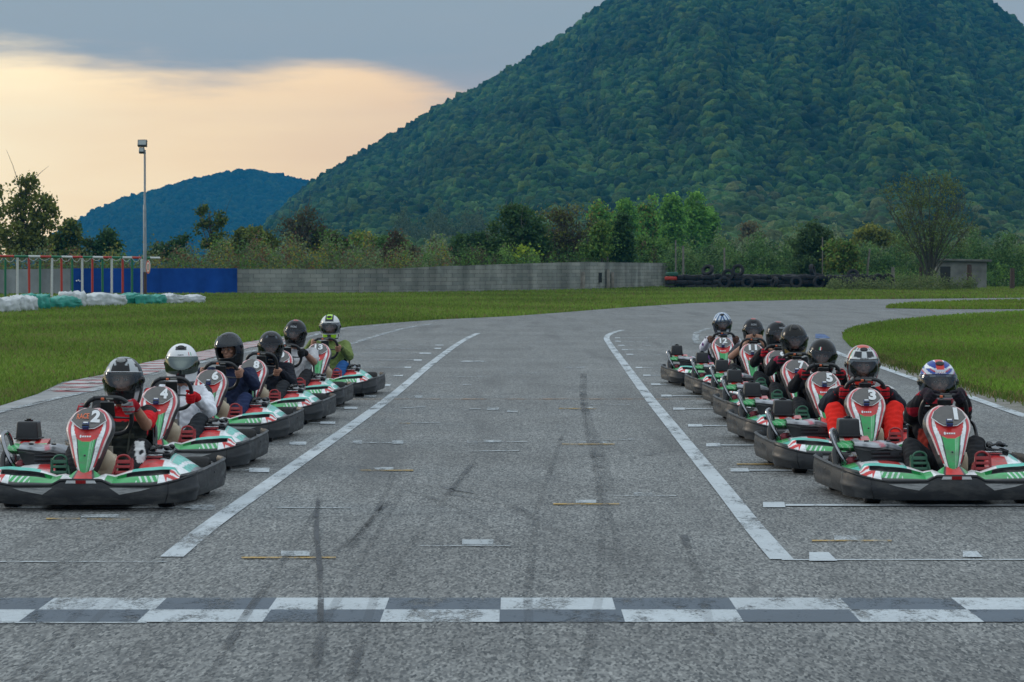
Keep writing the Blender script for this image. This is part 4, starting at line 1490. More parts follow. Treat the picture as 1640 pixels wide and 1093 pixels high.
# lamp post with two floodlights
LD = 149
lp = empty("lamp_post", (AT(232.5, LD), LD, 0))
tag(lp, "tall thin grey lamp post with two floodlights beside the striped pipe frame", "lamp post")
zt = ZV(241, LD)
MB().tube([(0, 0, -0.1), (0, 0, ZV(436, LD)), ], [0.095, 0.092], 10).obj("rusty_base", mat("rust_brown", (0.07, 0.045, 0.035), 0.8, 0, 0.4, 0, 6), lp)
MB().tube([(0, 0, ZV(436, LD)), (-.01, 0, ZV(330, LD)), (0, 0, ZV(328, LD)), (0.01, 0, zt)], [0.10, 0.085, 0.062, 0.055], 10).obj("pole", mat("galvanised_pole", (0.26, 0.29, 0.31), 0.5, 0.3, 0.2, 0, 3), lp)
for z0, x0, wd, hh in [(230.5, -0.10, 0.50, 0.36), (242, -0.14, 0.28, 0.30)]:
    f = MB().box((x0, -0.12, ZV(z0, LD)), (wd, 0.22, hh), rot=(-0.35, 0, 0), bev=0.02).obj("floodlight", mat("floodlight_housing", (0.04, 0.045, 0.05), 0.5, 0.2), lp)
    f2 = MB().box((x0, -0.245, ZV(z0, LD) + 0.045), (wd * .84, 0.012, hh * .74), rot=(-0.35, 0, 0)).obj("lamp_glass", mat("lamp_glass", (0.32, 0.36, 0.36), 0.15, 0, 0.1), f)
MB().tube([(0, 0, zt - .02), (-0.02, -0.05, zt + 0.02), (-0.05, -0.1, zt + 0.22)], 0.025, 6).obj("bracket", M_blk, lp)
MB().tube([(-0.20, -0.02, 0), (-0.24, -0.02, 1.2), (-0.20, 0, 2.2)], 0.012, 5).obj("cable", M_pw, lp)

# round speed sign
SD = 147
sg = empty("speed_sign", (AT(237.5, SD), SD, ZV(428, SD)), R(-64))
tag(sg, "round red-ringed speed limit sign reading 10 fixed to the lamp post", "sign")


def disc(mb, r0, r1, y, n=32):
    vs = []
    for k in range(n):
        a = 2 * math.pi * k / n
        vs += [(r0 * math.cos(a), y, r0 * math.sin(a)), (r1 * math.cos(a), y, r1 * math.sin(a))]
    fs = [(2 * k, 2 * ((k + 1) % n), 2 * ((k + 1) % n) + 1, 2 * k + 1) for k in range(n)]
    mb.add(vs, fs)
    return mb


MB().tube([(0, 0.015, 0), (0, -0.005, 0)], 0.36, 32).obj("plate", M_pw, sg)
disc(MB(), 0.26, 0.355, -0.009).obj("red_ring", M_pr, sg)
tb = MB()
add_text(tb, "10", lambda a, b: (a, -0.010, b), 0.30, 0.36, bold=0.03)
tb.obj("numerals", M_blk, sg)

# wrapped barriers
M_wrapw = mat("white_plastic_wrap", (0.52, 0.55, 0.56), 0.45, 0, 0.18, 0.6, 5)
M_wrapg = mat("turquoise_plastic_wrap", (0.03, 0.28, 0.22), 0.45, 0, 0.25, 0.6, 5)


def barrier(label, u0, u1, vt, vb, m, seed):
    q0, q1 = G(u0, vb), G(u1, vb - 0.02 * (u1 - u0))
    Yc = (q0[1] + q1[1]) / 2
    h = ZV(vt - 3.0, Yc)
    ln = math.hypot(q1[0] - q0[0], q1[1] - q0[1])
    rr = np.random.RandomState(seed)
    root = bpy.data.objects.new("wrapped_barrier", None)
    bm = bmesh.new()
    bmesh.ops.create_cube(bm, size=1.0)
    bmesh.ops.subdivide_edges(bm, edges=bm.edges[:], cuts=9, use_grid_fill=True)
    ph = rr.rand(8) * 6.28
    for v in bm.verts:
        c_ = v.co
        # superellipse rounding
        rad = max(abs(c_.y), abs(c_.z)) * 2
        l2 = math.hypot(c_.y, c_.z) * 2
        k = 1.0 if l2 < 1e-6 else (rad / l2) ** 0.35
        e = 1 - 0.18 * (abs(c_.x) * 2) ** 6
        wr = 0.06 * math.sin(c_.x * 17 + ph[0] + c_.z * 6) + 0.06 * math.sin(c_.x * 37 + ph[1] - c_.z * 9 + c_.y * 5) + 0.055 * rr.randn()
        sag = 0.09 * math.sin(c_.x * 9 + ph[2]) + 0.04 * math.sin(c_.x * 27 + ph[3])
        v.co = Vector((c_.x * ln * 1.02, c_.y * 0.75 * k * e * (1 + wr), (c_.z * k * e * (1 + wr) + 0.5 + (sag if c_.z > 0 else 0)) * h))
    me = bpy.data.meshes.new("wrapped_barrier")
    bmesh.ops.recalc_face_normals(bm, faces=bm.faces)
    bm.to_mesh(me)
    bm.free()
    me.materials.append(m)
    me.polygons.foreach_set("use_smooth", [True] * len(me.polygons))
    o = link("wrapped_barrier", me)
    o.location = ((q0[0] + q1[0]) / 2, Yc + 0.4, 0)
    o.rotation_euler = (0, 0, math.atan2(q1[1] - q0[1], q1[0] - q0[0]))
    tag(o, label, "barrier", "wrapped safety barriers below the pipe frame")


for i, a in enumerate([("white wrapped barrier nearest the left picture edge", -22, 20, 481, 503, M_wrapw), ("white wrapped barrier touching the tall turquoise one", 20, 48, 479, 501, M_wrapw),
                       ("tall turquoise wrapped barrier at the left between white and turquoise ones", 36, 69, 476, 498, M_wrapg), ("long low turquoise wrapped barrier left of the big white one", 69, 119, 479, 496, M_wrapg),
                       ("bulky white wrapped barrier, tallest of the white ones", 99, 127, 472, 494, M_wrapw), ("long white wrapped barrier with sagging top between two turquoise ones", 127, 191, 474, 493, M_wrapw),
                       ("turquoise wrapped barrier directly under the last white post", 191, 224, 474, 490, M_wrapg), ("turquoise wrapped barrier below the lamp post", 223, 256, 476, 490, M_wrapg),
                       ("short white wrapped barrier right of the lamp post", 255, 283, 475, 489, M_wrapw), ("white wrapped barrier at the right end of the row", 281, 319, 476.5, 488, M_wrapw)]):
    barrier(*a, 40 + i)


# hut, posts, tyres on the right
HD = 214
hut = empty("concrete_hut", (AT(1540, HD), HD, 0))
tag(hut, "small grey concrete hut with a flat slab roof beside the bare tree", "hut")
zt = ZV(419, HD)
wd = 80 * HD / FPX
MB().box((0, 1.2, zt / 2), (wd, 2.4, zt), bev=0.02).obj("wall", mat("hut_concrete", (0.17, 0.175, 0.16), 0.9, 0, 0.35, 0.2, 1.1), hut)
MB().box((0.1, 1.15, zt + 0.09), (wd + 0.5, 2.9, 0.17), rot=(0, 0.02, 0), bev=0.03).obj("roof", mat("slab_roof", (0.13, 0.135, 0.12), 0.9, 0, 0.35, 0.2, 2), hut)
MB().box((-wd * .33, -0.004, zt * .42), (0.8, 0.05, zt * .8)).obj("door_opening", mat("dark_opening", (0.03, 0.032, 0.03), 0.9), hut)
for u, vt, vb, rr_, lab, mm_ in [(1474, 428, 463, 0.13, "rusty square post just left of the hut", "rust"), (1552, 424, 464, 0.22, "rusty thick post in front of the hut wall", "rust"), (1621, 430, 464, 0.2, "rusty post at the right picture edge", "rust"),
                                 (1082, 385, 452, 0.07, "grey wooden pole left of a matching pole above the tyres", "wood"), (1094, 394, 452, 0.10, "pale wooden pole behind the striped tyre stack", "wood"), (1160, 397, 450, 0.08, "tall thin wooden pole above the left tyres", "wood"),
                                 (1140, 425, 452, 0.15, "short thick wooden stump post above the left tyres", "wood"), (1187, 426, 452, 0.13, "short dark post between the left tyre stacks", "wood"), (1317, 380, 452, 0.05, "very thin pole rising in front of the dark bush", "wood"),
                                 (1379, 424, 455, 0.16, "short pale stump post above the right tyres", "wood"), (1389, 399, 454, 0.09, "leaning wooden pole above the right tyres", "wood"), (1430, 428, 456, 0.16, "short thick post left of the weeds mound", "wood"),
                                 (973, 395, 425, 0.06, "thin pole standing up behind the block wall", "wood")]:
    Dp = 222 if mm_ == "wood" else 206
    mb = MB()
    zt = ZV(vt, Dp)
    mb.tube([(0, 0, -0.1), (0.01, 0, zt * .5), (0.06 * (u == 1389) * zt, 0, zt)], [rr_, rr_ * .95, rr_ * .85], 6 if mm_ == "rust" else 9)
    o = mb.obj("fence_post", mat("rust_brown", (0.07, 0.045, 0.035), 0.8, 0, 0.4, 0, 6) if mm_ == "rust" else mat("weathered_wood", (0.17, 0.16, 0.14), 0.9, 0, 0.3, 0, 5), None)
    o.location = (AT(u, Dp), Dp, 0)
    tag(o, lab, "post")
# tyres
tm = MB()
prof = [(0.26, -0.115), (0.30, -0.15), (0.42, -0.155), (0.475, -0.13), (0.50, -0.09), (0.505, 0), (0.50, 0.09), (0.475, 0.13), (0.42, 0.155), (0.30, 0.15), (0.26, 0.115)]


def lathe(mb, prof, seg=28, axis='z', mi=0, closed=True, tread=0.0):
    vs, n = [], len(prof)
    for k in range(seg):
        a = 2 * math.pi * k / seg
        for r, z in prof:
            rr = r + (tread if (k % 2 and r > 0.97 * max(q[0] for q in prof)) else 0)
            if axis == 'z':
                vs.append((rr * math.cos(a), rr * math.sin(a), z))
            elif axis == 'x':
                vs.append((z, rr * math.cos(a), rr * math.sin(a)))
            else:
                vs.append((rr * math.cos(a), z, rr * math.sin(a)))
    fs = []
    for k in range(seg):
        k2 = (k + 1) % seg
        for i in range(n if closed else n - 1):
            i2 = (i + 1) % n
            fs.append((k * n + i, k2 * n + i, k2 * n + i2, k * n + i2))
    mb.add(vs, fs, mi)
    return mb


lathe(tm, prof, tread=-0.015)
tyre_me = tm.mesh("tyre", M_tyre, angle=40)
TG = "old tyres heaped along the vineyard hedge"
TD = 216


def tyre(u, dz, lab, rot=(0, 0, 0), sc_=1.0, dy=0.0, me=tyre_me):
    o = link("tyre", me)
    o.location = (AT(u, TD + dy), TD + dy, dz)
    o.rotation_euler = rot
    o.scale = (sc_, sc_, sc_)
    tag(o, lab, "tyre", TG)
    return o


lathe(MB(), prof).mesh("t", M_tyre)
tyre_red = lathe(MB(), prof, tread=-0.015).mesh("tyre_painted_red", M_pr, angle=40)
tyre_grn = lathe(MB(), prof, tread=-0.015).mesh("tyre_painted_green", mat("dull_green_rubber", (0.015, 0.09, 0.06), 0.7, 0, 0.2), angle=40)
tyre(1075, 0.16, "bottom black tyre of the painted stack at the block wall")
tyre(1075.5, 0.52, "second black tyre of the painted stack at the block wall")
tyre(1074.5, 0.86, "tyre painted orange-red near the top of the painted stack", me=tyre_red)
tyre(1076, 1.20, "tyre painted dull green on top of the painted stack", me=tyre_grn)
ORD = "first second third fourth fifth sixth seventh eighth ninth tenth eleventh twelfth thirteenth fourteenth fifteenth sixteenth seventeenth eighteenth nineteenth twentieth last".split()
stacks = [(1090, 3), (1104, 3), (1119, 3), (1133, 3.4), (1148, 2), (1166, 2.6), (1182, 3.4), (1206, 3), (1217, 2), (1231, 2), (1247, 3), (1262, 3), (1289, 3), (1301, 3.4), (1321, 3), (1335, 3), (1353, 3), (1366, 2.4), (1384, 3), (1406, 1.6), (1422, 1.6)]
for i, (u, n_) in enumerate(stacks):
    ord_ = ORD[i]
    for k in range(int(n_)):
        big_ = 1.05 + 0.22 * rs.rand()
        tyre(u + rs.randn() * 1.0, 0.18 + 0.37 * k, f"black tyre, {['bottom', 'second', 'third'][k]} in the {ord_} stack right of the red-topped one", (rs.randn() * .06, rs.randn() * .08, rs.rand() * 3), big_, rs.randn() * .25)
    if n_ % 1 > 0.1:
        tyre(u, 0.16 + 0.37 * int(n_) + 0.22, f"black tyre standing upright on top of the {ORD[i]} stack right of the red-topped one", (1.15 + rs.randn() * .2, 0.2 * rs.randn(), rs.randn() * .5), 1.0, -0.1)
for i in range(20):
    u = 1098 + i * 15.2 + rs.randn() * 2
    for k in range(3 if i % 5 else 2):
        tyre(u, 0.18 + 0.38 * k, f"black tyre, {['bottom', 'second', 'third'][k]} in the {ORD[i]} stack of the back row", (rs.randn() * .08, rs.randn() * .10, rs.rand() * 3), 1.05 + 0.25 * rs.rand(), 1.3)
for qi, (u, r_) in enumerate([(1197, 1.35), (1275, 1.2), (1311, 1.4), (1344, 1.3), (1240, 1.3), (1376, 1.35), (1396, 1.25), (1160, 1.4)]):
    tyre(u, 0.52, f"black tyre leaning upright against the front of the heap near its {ORD[[7, 10, 12, 14, 9, 18, 19, 5][qi]]} stack", (r_, 0, rs.randn() * .5), 1.0, -0.9)


# =================================================================== GO KART
RED, GRN, WHT, BLK, TEAL, GRY, PNK = (0.62, 0.026, 0.026), (0.020, 0.36, 0.090), (0.84, 0.87, 0.88), (0.02, 0.022, 0.026), (0.08, 0.52, 0.42), (0.20, 0.21, 0.22), (0.45, 0.09, 0.13)


def nose_pt(u, t, off=0.0):
    """u -1..1 across (beyond 1 = side skirt), t 0..1 up"""
    y, z, hw = spline_tab([(0, -0.875, 0.235, 0.030), (0.12, -0.86, 0.295, 0.068), (0.3, -0.825, 0.375, 0.098), (0.5, -0.775, 0.465, 0.128), (0.63, -0.732, 0.525, 0.150), (0.72, -0.695, 0.570, 0.154), (0.82, -0.650, 0.615, 0.140), (0.92, -0.603, 0.660, 0.102), (1, -0.570, 0.685, 0.050)], t)
    au = abs(u)
    s = 1 if u >= 0 else -1
    if au <= 1:
        x = hw * u
        back = 0.055 * au ** 2.2
        bulge = 0.006 * math.cos(u * math.pi / 2)
    else:
        k = (au - 1) / 0.35
        x = s * (hw + 0.012 * math.sin(k * math.pi * .5) - 0.0 * k)
        back = 0.055 + 0.085 * k
        bulge = 0
    # skirts run backward and slightly down
    return (x, y + back - bulge - off * 0.75, z - (0.02 * max(0, au - 1) / 0.35) + off * 0.6)


def nose_col(uu, t):
    u = (uu * 2 - 1) * 1.35
    a = abs(u)
    if a > 1.0 or t < 0.04:
        return BLK
    if t > 0.965:
        return (0.55, 0.30, 0.30)
    # crescent between the plate and the green
    edge = 0.56 - 0.06 * (1 - (a / 0.6) ** 2) if a < 0.6 else 0.62
    lim_c = 0.50 + 0.30 * max(0, (t - 0.5)) - 0.08 * (t < .2)
    if t > edge and a < lim_c + 0.35 * (t - 0.5):
        return RED
    if a < 0.50 - 0.08 * t:
        if 0.18 < u < 0.40 and (int((u - 0.18) / 0.04) % 2 == 0):
            return (0.35, 0.62, 0.42)
        return GRN
    if a < 0.56 - 0.05 * t:
        return BLK
    if a < 0.77:
        return WHT
    if a < 0.80:
        return (0.12, 0.05, 0.05)
    if a < 0.93:
        return (0.58, 0.04, 0.06) if t > .12 else WHT
    return (0.72, 0.60, 0.58) if t > 0.25 else BLK  # outermost edge: whitish-pink highlight painted into the nose colour


def bump_path(k):
    """front bumper plan, k 0..1 from left end to right end"""
    s = -1 if k < 0.5 else 1
    q = abs(k - 0.5) * 2
    x, y = spline_tab([(0, 0, -1.0), (0.25, 0.22, -0.998), (0.48, 0.44, -0.975), (0.62, 0.57, -0.93), (0.76, 0.665, -0.855), (0.88, 0.722, -0.765), (0.95, 0.738, -0.705), (1.0, 0.738, -0.655)], q)
    return s * x, y


def bump_top(x):
    a = abs(x)
    if a < 0.135: return 0.232
    if a < 0.20: return 0.232 - (a - 0.135) / 0.065 * 0.036
    if a < 0.45: return 0.196 - 0.004 * (a - .2) / .25
    return 0.192 + 0.062 * ((a - 0.45) / 0.27) ** 1.6


def front_bumper_fn(u, v):
    x, y = bump_path(u)
    zt = bump_top(x)
    zb = 0.055 + 0.012 * (abs(x) / 0.72) ** 4
    z = zb + (zt - zb) * v
    # outward belly and a raised step near the ends
    nx, ny = (x * 0.9 / 0.72, -1.0) if abs(x) < 0.6 else ((1 if x > 0 else -1), -0.45)
    l = math.hypot(nx, ny)
    o = 0.016 * math.sin(math.pi * v) + (0.012 if v > 0.93 else 0)
    if abs(x) > 0.55:
        o += 0.009 * math.exp(-((v - 0.42) / 0.09) ** 2) * min(1, (abs(x) - 0.55) / 0.1)
    return (x + nx / l * o, y + ny / l * o, z)


def side_path(k, s):
    x, y = spline_tab([(0, 0.52, -0.50), (0.08, 0.600, -0.47), (0.3, 0.690, -0.28), (0.6, 0.750, 0.15), (0.82, 0.782, 0.55), (0.92, 0.775, 0.70), (1.0, 0.72, 0.80)], k)
    return s * x, y


def side_fn(s):
    def f(u, v):
        x, y = side_path(u if s > 0 else 1 - u, s)
        q = u if s > 0 else 1 - u
        zt = 0.205 + 0.055 * q
        zb = 0.05 + 0.015 * q
        o = 0.014 * math.sin(math.pi * v) + (0.012 if v > 0.93 else 0) - 0.012 * math.exp(-((v - .45) / .2) ** 2) * (0.5 < q < 0.9)
        return (x + s * o, y, zb + (zt - zb) * v)
    return f


def wing_fn(s):
    def f(u, v):
        q = u if s > 0 else 1 - u
        x = 0.075 + 0.565 * q
        # front edge follows the bumper
        yy = spline_tab([(0, -0.97), (0.3, -0.975), (0.65, -0.955), (0.85, -0.91), (1, -0.83)], q)[0]
        zf = bump_top(x) - 0.006
        hb = spline_tab([(0, 0.008), (0.2, 0.045), (0.45, 0.090), (0.75, 0.106), (0.93, 0.080), (1, 0.02)], q)[0]
        depth = 0.05 + 0.17 * math.sin(math.pi * min(1, q * 0.75 + 0.18))
        y = yy + depth * v
        z = zf + hb * (v ** 0.75)
        if 0.26 < q < 0.88 and 0.44 < v < 0.76:
            z -= 0.020
            y += 0.012
        return (s * x, y, z)
    return f


def wing_col(s):
    def f(u, v):
        q = u if s > 0 else 1 - u
        if 0.25 < q < 0.89 and 0.42 < v < 0.78 and (q - .25) * 3.0 > (v - .42):
            return BLK
        if v > 0.78:
            return TEAL if q > 0.42 else ((0.62, 0.50, 0.5) if v > .9 else WHT)
        if q > 0.86:
            w_ = (q * 7.5 + v * 2.4) % 1.0
            return RED if w_ < 0.55 else WHT
        if q > 0.76:
            return WHT if (q + v * .1) < 0.86 else RED
        if q < 0.14:
            return WHT
        if v < 0.07:
            return BLK
        if 0.50 < q < 0.76 and v < 0.42 and ((q * 15 + v * 2.0) % 1.0) > 0.62:
            return (0.60, 0.72, 0.66)
        return GRN
    return f


def build_kart():
    root = empty("go_kart", (0, 0, 0))
    # floor and frame
    fl = MB()
    fl.box((0, -0.25, 0.062), (0.62, 1.15, 0.012), bev=0.004)
    fl.obj("floor_tray", M_blk, root)
    fm = MB()
    for s in (-1, 1):
        fm.tube(catmull([(s * .16, -.88, .075), (s * .30, -.70, .075), (s * .33, -.2, .075), (s * .36, .4, .08), (s * .30, .85, .10)], 5), 0.016, 8)
        fm.tube([(s * .33, -.62, .11), (s * .49, -.62, .13)], 0.018, 8)
        fm.tube([(s * .33, -.15, .075), (s * .66, -.15, .10), (s * .66, .30, .10), (s * .35, .32, .08)], 0.012, 6)
    fm.tube([(-.16, -.88, .075), (.16, -.88, .075)], 0.016, 8)
    fm.tube([(-.62, .50, .14), (.62, .50, .14)], 0.02, 10)
    fm.tube([(-.30, .85, .10), (.30, .85, .10)], 0.016, 8)
    fm.obj("frame", M_steel, root)
    # wheels
    for sx, y, r, wd in [(-1, -.62, .128, .115), (1, -.62, .128, .115), (-1, .50, .140, .19), (1, .50, .140, .19)]:
        x = sx * (0.53 if y < 0 else 0.60)
        h = wd / 2
        pr = [(r * .50, -h * .8), (r * .70, -h), (r * .90, -h * .97), (r * .985, -h * .75), (r, -h * .4), (r, h * .4), (r * .985, h * .75), (r * .90, h * .97), (r * .70, h), (r * .50, h * .8)]
        wmb = lathe(MB(), [(a, b) for a, b in pr], 32, 'x')
        wmb.v = [(a + x, b + y, c_ + r) for a, b, c_ in wmb.v]
        wo = wmb.obj("tyre", M_tyre, root)
        rm = lathe(MB(), [(0.02, -h * .5), (r * .35, -h * .55), (r * .52, -h * .82), (r * .52, h * .82), (r * .35, h * .3), (0.02, h * .3)], 24, 'x')
        rm.v = [(a + x, b + y, c_ + r) for a, b, c_ in rm.v]
        rm.obj("rim", M_steel, wo)
    # bumpers
    fb = MB().surf(front_bumper_fn, 72, 16, thick=0.02).obj("front_bumper", M_rub, root, angle=50)
    for s in (-1, 1):
        def rf(a, b, k, s=s):
            q = 0.5 + (a * s) / 0.72 * 0.5
            lo, hi = 0.0, 1.0
            for _ in range(24):
                m_ = (lo + hi) / 2
                if bump_path(m_)[0] < a * s: lo = m_
                else: hi = m_
            zt = bump_top(a)
            p_ = front_bumper_fn(lo, (b - 0.055) / (zt - 0.055))
            return (p_[0], p_[1] - 0.003 - k, p_[2])
        MB().prism([(.19, .170), (.25, .170), (.32, .168), (.39, .167), (.46, .165), (.40, .149), (.32, .135), (.255, .124), (.22, .149)], rf, 0.002).obj("reflector", M_refl, fb, smooth=False)
        # seam between the middle and the end piece
        sm = [front_bumper_fn(0.5 + s * 0.315 - s * 0.012 * (1 - v), v) for v in [i / 10 for i in range(11)]]
        MB().tube([(a, b - 0.001, c_) for a, b, c_ in sm], 0.0035, 5).obj("seam", M_blk2, fb)
    # slot with the red and white nose decal
    def slot(a, b, k):
        p_ = front_bumper_fn(0.5 + a / 0.22 * 0.125, (b - .055) / (.232 - .055))
        return (a, p_[1] - 0.003 - k, b)
    MB().prism([(-.105, .200), (-.095, .220), (.095, .220), (.105, .200)], slot, 0.001).obj("handle_slot", M_white, fb, smooth=False)
    MB().prism([(-.035, .199), (-.035, .221), (.035, .221), (.035, .199)], slot, 0.003).obj("slot_decal", M_red, fb, smooth=False)
    for s, nm in ((-1, "side_bumper"), (1, "side_bumper")):
        sb = MB().surf(side_fn(s), 40, 14, thick=0.02).obj(nm, M_rub, root, angle=50)
        for q, v in ((0.62, 0.72), (0.86, 0.3)):
            p_ = side_fn(s)(q if s > 0 else 1 - q, v)
            MB().ell((p_[0] + s * .002, p_[1], p_[2]), (0.004, 0.010, 0.010), nu=8, nv=5).obj("bolt", M_steel, sb)
    rb = MB()
    rb.tube(catmull([(-.67, .84, .15), (-.56, .92, .16), (0, .97, .17), (.56, .92, .16), (.67, .84, .15)], 6), [0.012, 0.035, 0.05] + [0.055] * 19 + [0.05, 0.035, 0.012], 10, flat=1.2)
    rb.obj("rear_bumper", M_rub, root)
    # front wings
    for s in (-1, 1):
        MB().surf(wing_fn(s), 150, 30, wing_col(s), thick=0.008).obj("front_wing", M_paint, root, angle=50)
    # black fill behind the wings (lip)
    # nose foot
    def foot(u, v):
        x = (u * 2 - 1) * (0.155 - 0.055 * v)
        return (x, -0.955 + 0.13 * v, 0.196 + 0.075 * v * (1 - 0.35 * (u * 2 - 1) ** 2) + 0.02 * math.sin(math.pi * u))
    def footc(u, v):
        a = abs(u * 2 - 1)
        return RED if a < 0.45 else (BLK if a < 0.55 else GRN)
    MB().surf(foot, 30, 10, footc, thick=0.008).obj("nose_foot", M_paint, root)
    # nose cone
    nc = MB().surf(lambda u, v: nose_pt((u * 2 - 1) * 1.35, v), 90, 96, nose_col, thick=0.008).obj("nose_cone", M_paint, root, angle=55)
    # flat number plate
    C0 = Vector(nose_pt(0, 0.82, 0.012))
    upv = (Vector(nose_pt(0, 0.97)) - Vector(nose_pt(0, 0.68))).normalized()
    rt = Vector((1, 0, 0))
    nv = rt.cross(upv) * 1.0
    if nv.y > 0: nv = -nv
    def pl(x, y, k=0.0):
        bend = -0.9 * x * x
        return tuple(C0 + rt * x + upv * y + nv * (k + bend))
    hexa = [(-.046, -.092), (0, -.098), (.046, -.092), (.080, -.060), (.118, -.012), (.098, .040), (.052, .080), (0, .092), (-.052, .080), (-.098, .040), (-.118, -.012), (-.080, -.060)]
    big = [(a * 1.05, b * 1.05 - .001) for a, b in hexa]
    MB().prism(big, lambda a, b, k: pl(a, b, k - .002), 0.004).obj("plate_border", M_white, nc, smooth=False)
    npl = MB().prism(hexa, lambda a, b, k: pl(a, b, k), 0.006).obj("number_plate", M_plate, nc, smooth=False)
    tbx = MB()
    tbx.box(pl(-0.008, -0.092, 0.022), (0.044, 0.05, 0.030), rot=(math.atan2(upv.z, upv.y), 0, 0), bev=0.006)
    tr_ = tbx.obj("timing_box", M_blue, nc)
    MB().box(pl(-0.008, -0.078, 0.039), (0.032, 0.012, 0.006), rot=(math.atan2(upv.z, upv.y), 0, 0), bev=0.002).obj("timing_box_label", M_white, nc)
    MB().box(pl(-0.008, -0.102, 0.040), (0.046, 0.012, 0.008), rot=(math.atan2(upv.z, upv.y), 0, 0), bev=0.002).obj("timing_box_clip", M_blk2, nc)
    MB().ell(nose_pt(-0.02, .30, 0.004), (0.008, 0.006, 0.006), nu=10, nv=6).obj("bolt", M_steel, nc)
    dm = MB()
    def crest(a, b):
        p_ = nose_pt(a / 0.14, 0.57 + b / 0.30, 0.004)
        return (a, p_[1], p_[2])
    dm.add([crest(-.042 + .007 * math.cos(q), .007 * math.sin(q)) for q in [k * math.pi / 5 for k in range(10)]], [tuple(range(10))])
    for k in range(4):
        x0 = -.032 + k * .016
        dm.add([crest(x0, -.004), crest(x0 + .013, -.004), crest(x0 + .014, .003), crest(x0 + .002, .003)], [(0, 1, 2, 3)])
    dm.obj("crest_decal", M_white, nc, smooth=False)
    # steering
    sc_ = MB()
    sc_.tube([(0.02, -.55, .22), (0.04, -.12, .585)], 0.012, 8)
    sc_.obj("steering_column", M_steel, root)
    WC = Vector((0.05, -0.12, 0.600))
    WU = Vector((0, -0.42, 0.907))
    WR = Vector((1, 0, 0))
    WN = WR.cross(WU)      # toward the driver or away
    if WN.y > 0: WN = -WN   # away from the driver, toward the front
    def wp(a, b, c_=0.0):
        return WC + WR * a + WU * b + WN * c_
    ring = [(-.085, .150), (0, .153), (.085, .150), (.140, .112), (.163, .040), (.160, -.04), (.125, -.105), (.06, -.135), (-.06, -.135), (-.125, -.105), (-.160, -.04), (-.163, .040), (-.140, .112)]
    pts = catmull([wp(a, b) for a, b in ring + ring[:1]], 5)
    st = MB().tube(pts, 0.0165, 10, cap=False).obj("steering_wheel", M_blk, root)
    hb_ = MB()
    for a, b in [(-.16, -.01), (.16, -.01), (0, -.135), ]:
        hb_.tube([wp(0, 0, 0), wp(a * .5, b * .5, 0.0), wp(a, b)], [0.030, 0.020, 0.014], 8, flat=.4)
    hb_.box(wp(0, 0.055), (0.10, 0.02, 0.13), rot=(0.43, 0, 0), bev=0.008)
    hb_.obj("hub_plate", M_blk, st)
    MB().box(wp(-0.028, .152, .010), (0.024, 0.024, 0.018), rot=(0.43, 0, 0), bev=0.004).obj("red_mark", M_orange, st)
    MB().box(wp(0.022, .154, .011), (0.052, 0.020, 0.012), rot=(0.43, 0, 0), bev=0.003).obj("rim_lettering_band", mat("faded_grey_mark", (0.22, 0.22, 0.20), 0.6), st)
    # fuel tank
    tk = MB()
    tk.box((0.095, -0.46, 0.235), (0.135, 0.20, 0.26), bev=0.05)
    tk.ell((0.085, -0.50, 0.30), (0.075, 0.07, 0.10))
    tko = tk.obj("fuel_tank", M_tank, root, angle=75)
    MB().tube([(0.10, -.46, .36), (0.10, -.46, .415)], 0.035, 12).obj("tank_cap", mat("beige_cap", (0.22, 0.20, 0.16), 0.5), tko)
    # pedals: big heel-and-toe plates
    for s, m_, nm in ((-1, M_green, "brake_pedal"), (1, M_red, "throttle_pedal")):
        x0 = 0.02 + s * 0.215 if s > 0 else -0.20
        pd = MB()
        # open ladder plate leaning back, seen from the front
        hw = 0.052
        for q in (-1, 1):
            pd.tube(catmull([(x0 + q * hw * .8, -0.70, .19), (x0 + q * hw, -0.675, .25), (x0 + q * hw * (1.0 if q == s else .86), -0.655, .33)], 4), 0.008, 7)
        for zz_, ht in ((0.205, .030), (0.250, .022), (0.288, .020), (0.322, .026)):
            pd.box((x0, -0.705 + (zz_ - .19) * .33, zz_), (hw * 1.9, 0.010, ht), rot=(-0.33, 0, 0), bev=0.003)
        arc = [(x0 + hw * .9 * math.cos(a), -0.655 + .01 * math.sin(a), 0.332 + 0.034 * math.sin(a)) for a in [k * math.pi / 8 for k in range(9)]]
        pd.tube(arc, 0.008, 7)
        pd.box((x0 - s * 0.070, -0.665, 0.235), (0.012, 0.050, 0.12), rot=(-0.33, s * .25, 0), bev=0.003)
        pd.box((x0 + s * 0.060, -0.640, 0.285), (0.010, 0.060, 0.11), rot=(-0.33, 0, 0), bev=0.003)
        pd.box((x0, -0.62, 0.15), (0.04, 0.012, 0.12), rot=(-0.2, 0, 0), bev=0.003)
        pd.box((x0 - s * .07, -0.68, 0.16), (0.09, 0.02, 0.05), rot=(0, s * .5, 0), bev=0.005)
        po = pd.obj(nm, m_, root)
    # seat shell
    SX = 0.085
    def seat(u, v):
        a = (u - 0.5) * 2
        if v < 0.4:
            k = v / 0.4
            y = -0.02 + 0.32 * k
            z = 0.10 - 0.02 * k
            w_ = 0.19 + 0.015 * k
            rise = 0.09 + 0.06 * k
        else:
            k = (v - 0.4) / 0.6
            y = 0.30 + 0.23 * k + 0.06 * math.sin(k * 3.14)
            z = 0.08 + 0.40 * k ** 1.3
            w_ = 0.205 - 0.01 * k
            rise = 0.15 * (1 - k) + 0.02
        e = abs(a) ** 3.2
        return (SX + a * w_ * (1 + 0.08 * e), y - (0.15 * e if v >= 0.4 else 0) * min(1, (v - .4) * 4 + .01), z + rise * e)
    MB().surf(seat, 26, 26, thick=0.012).obj("seat", M_blk2, root, angle=60)
    sg_ = MB()
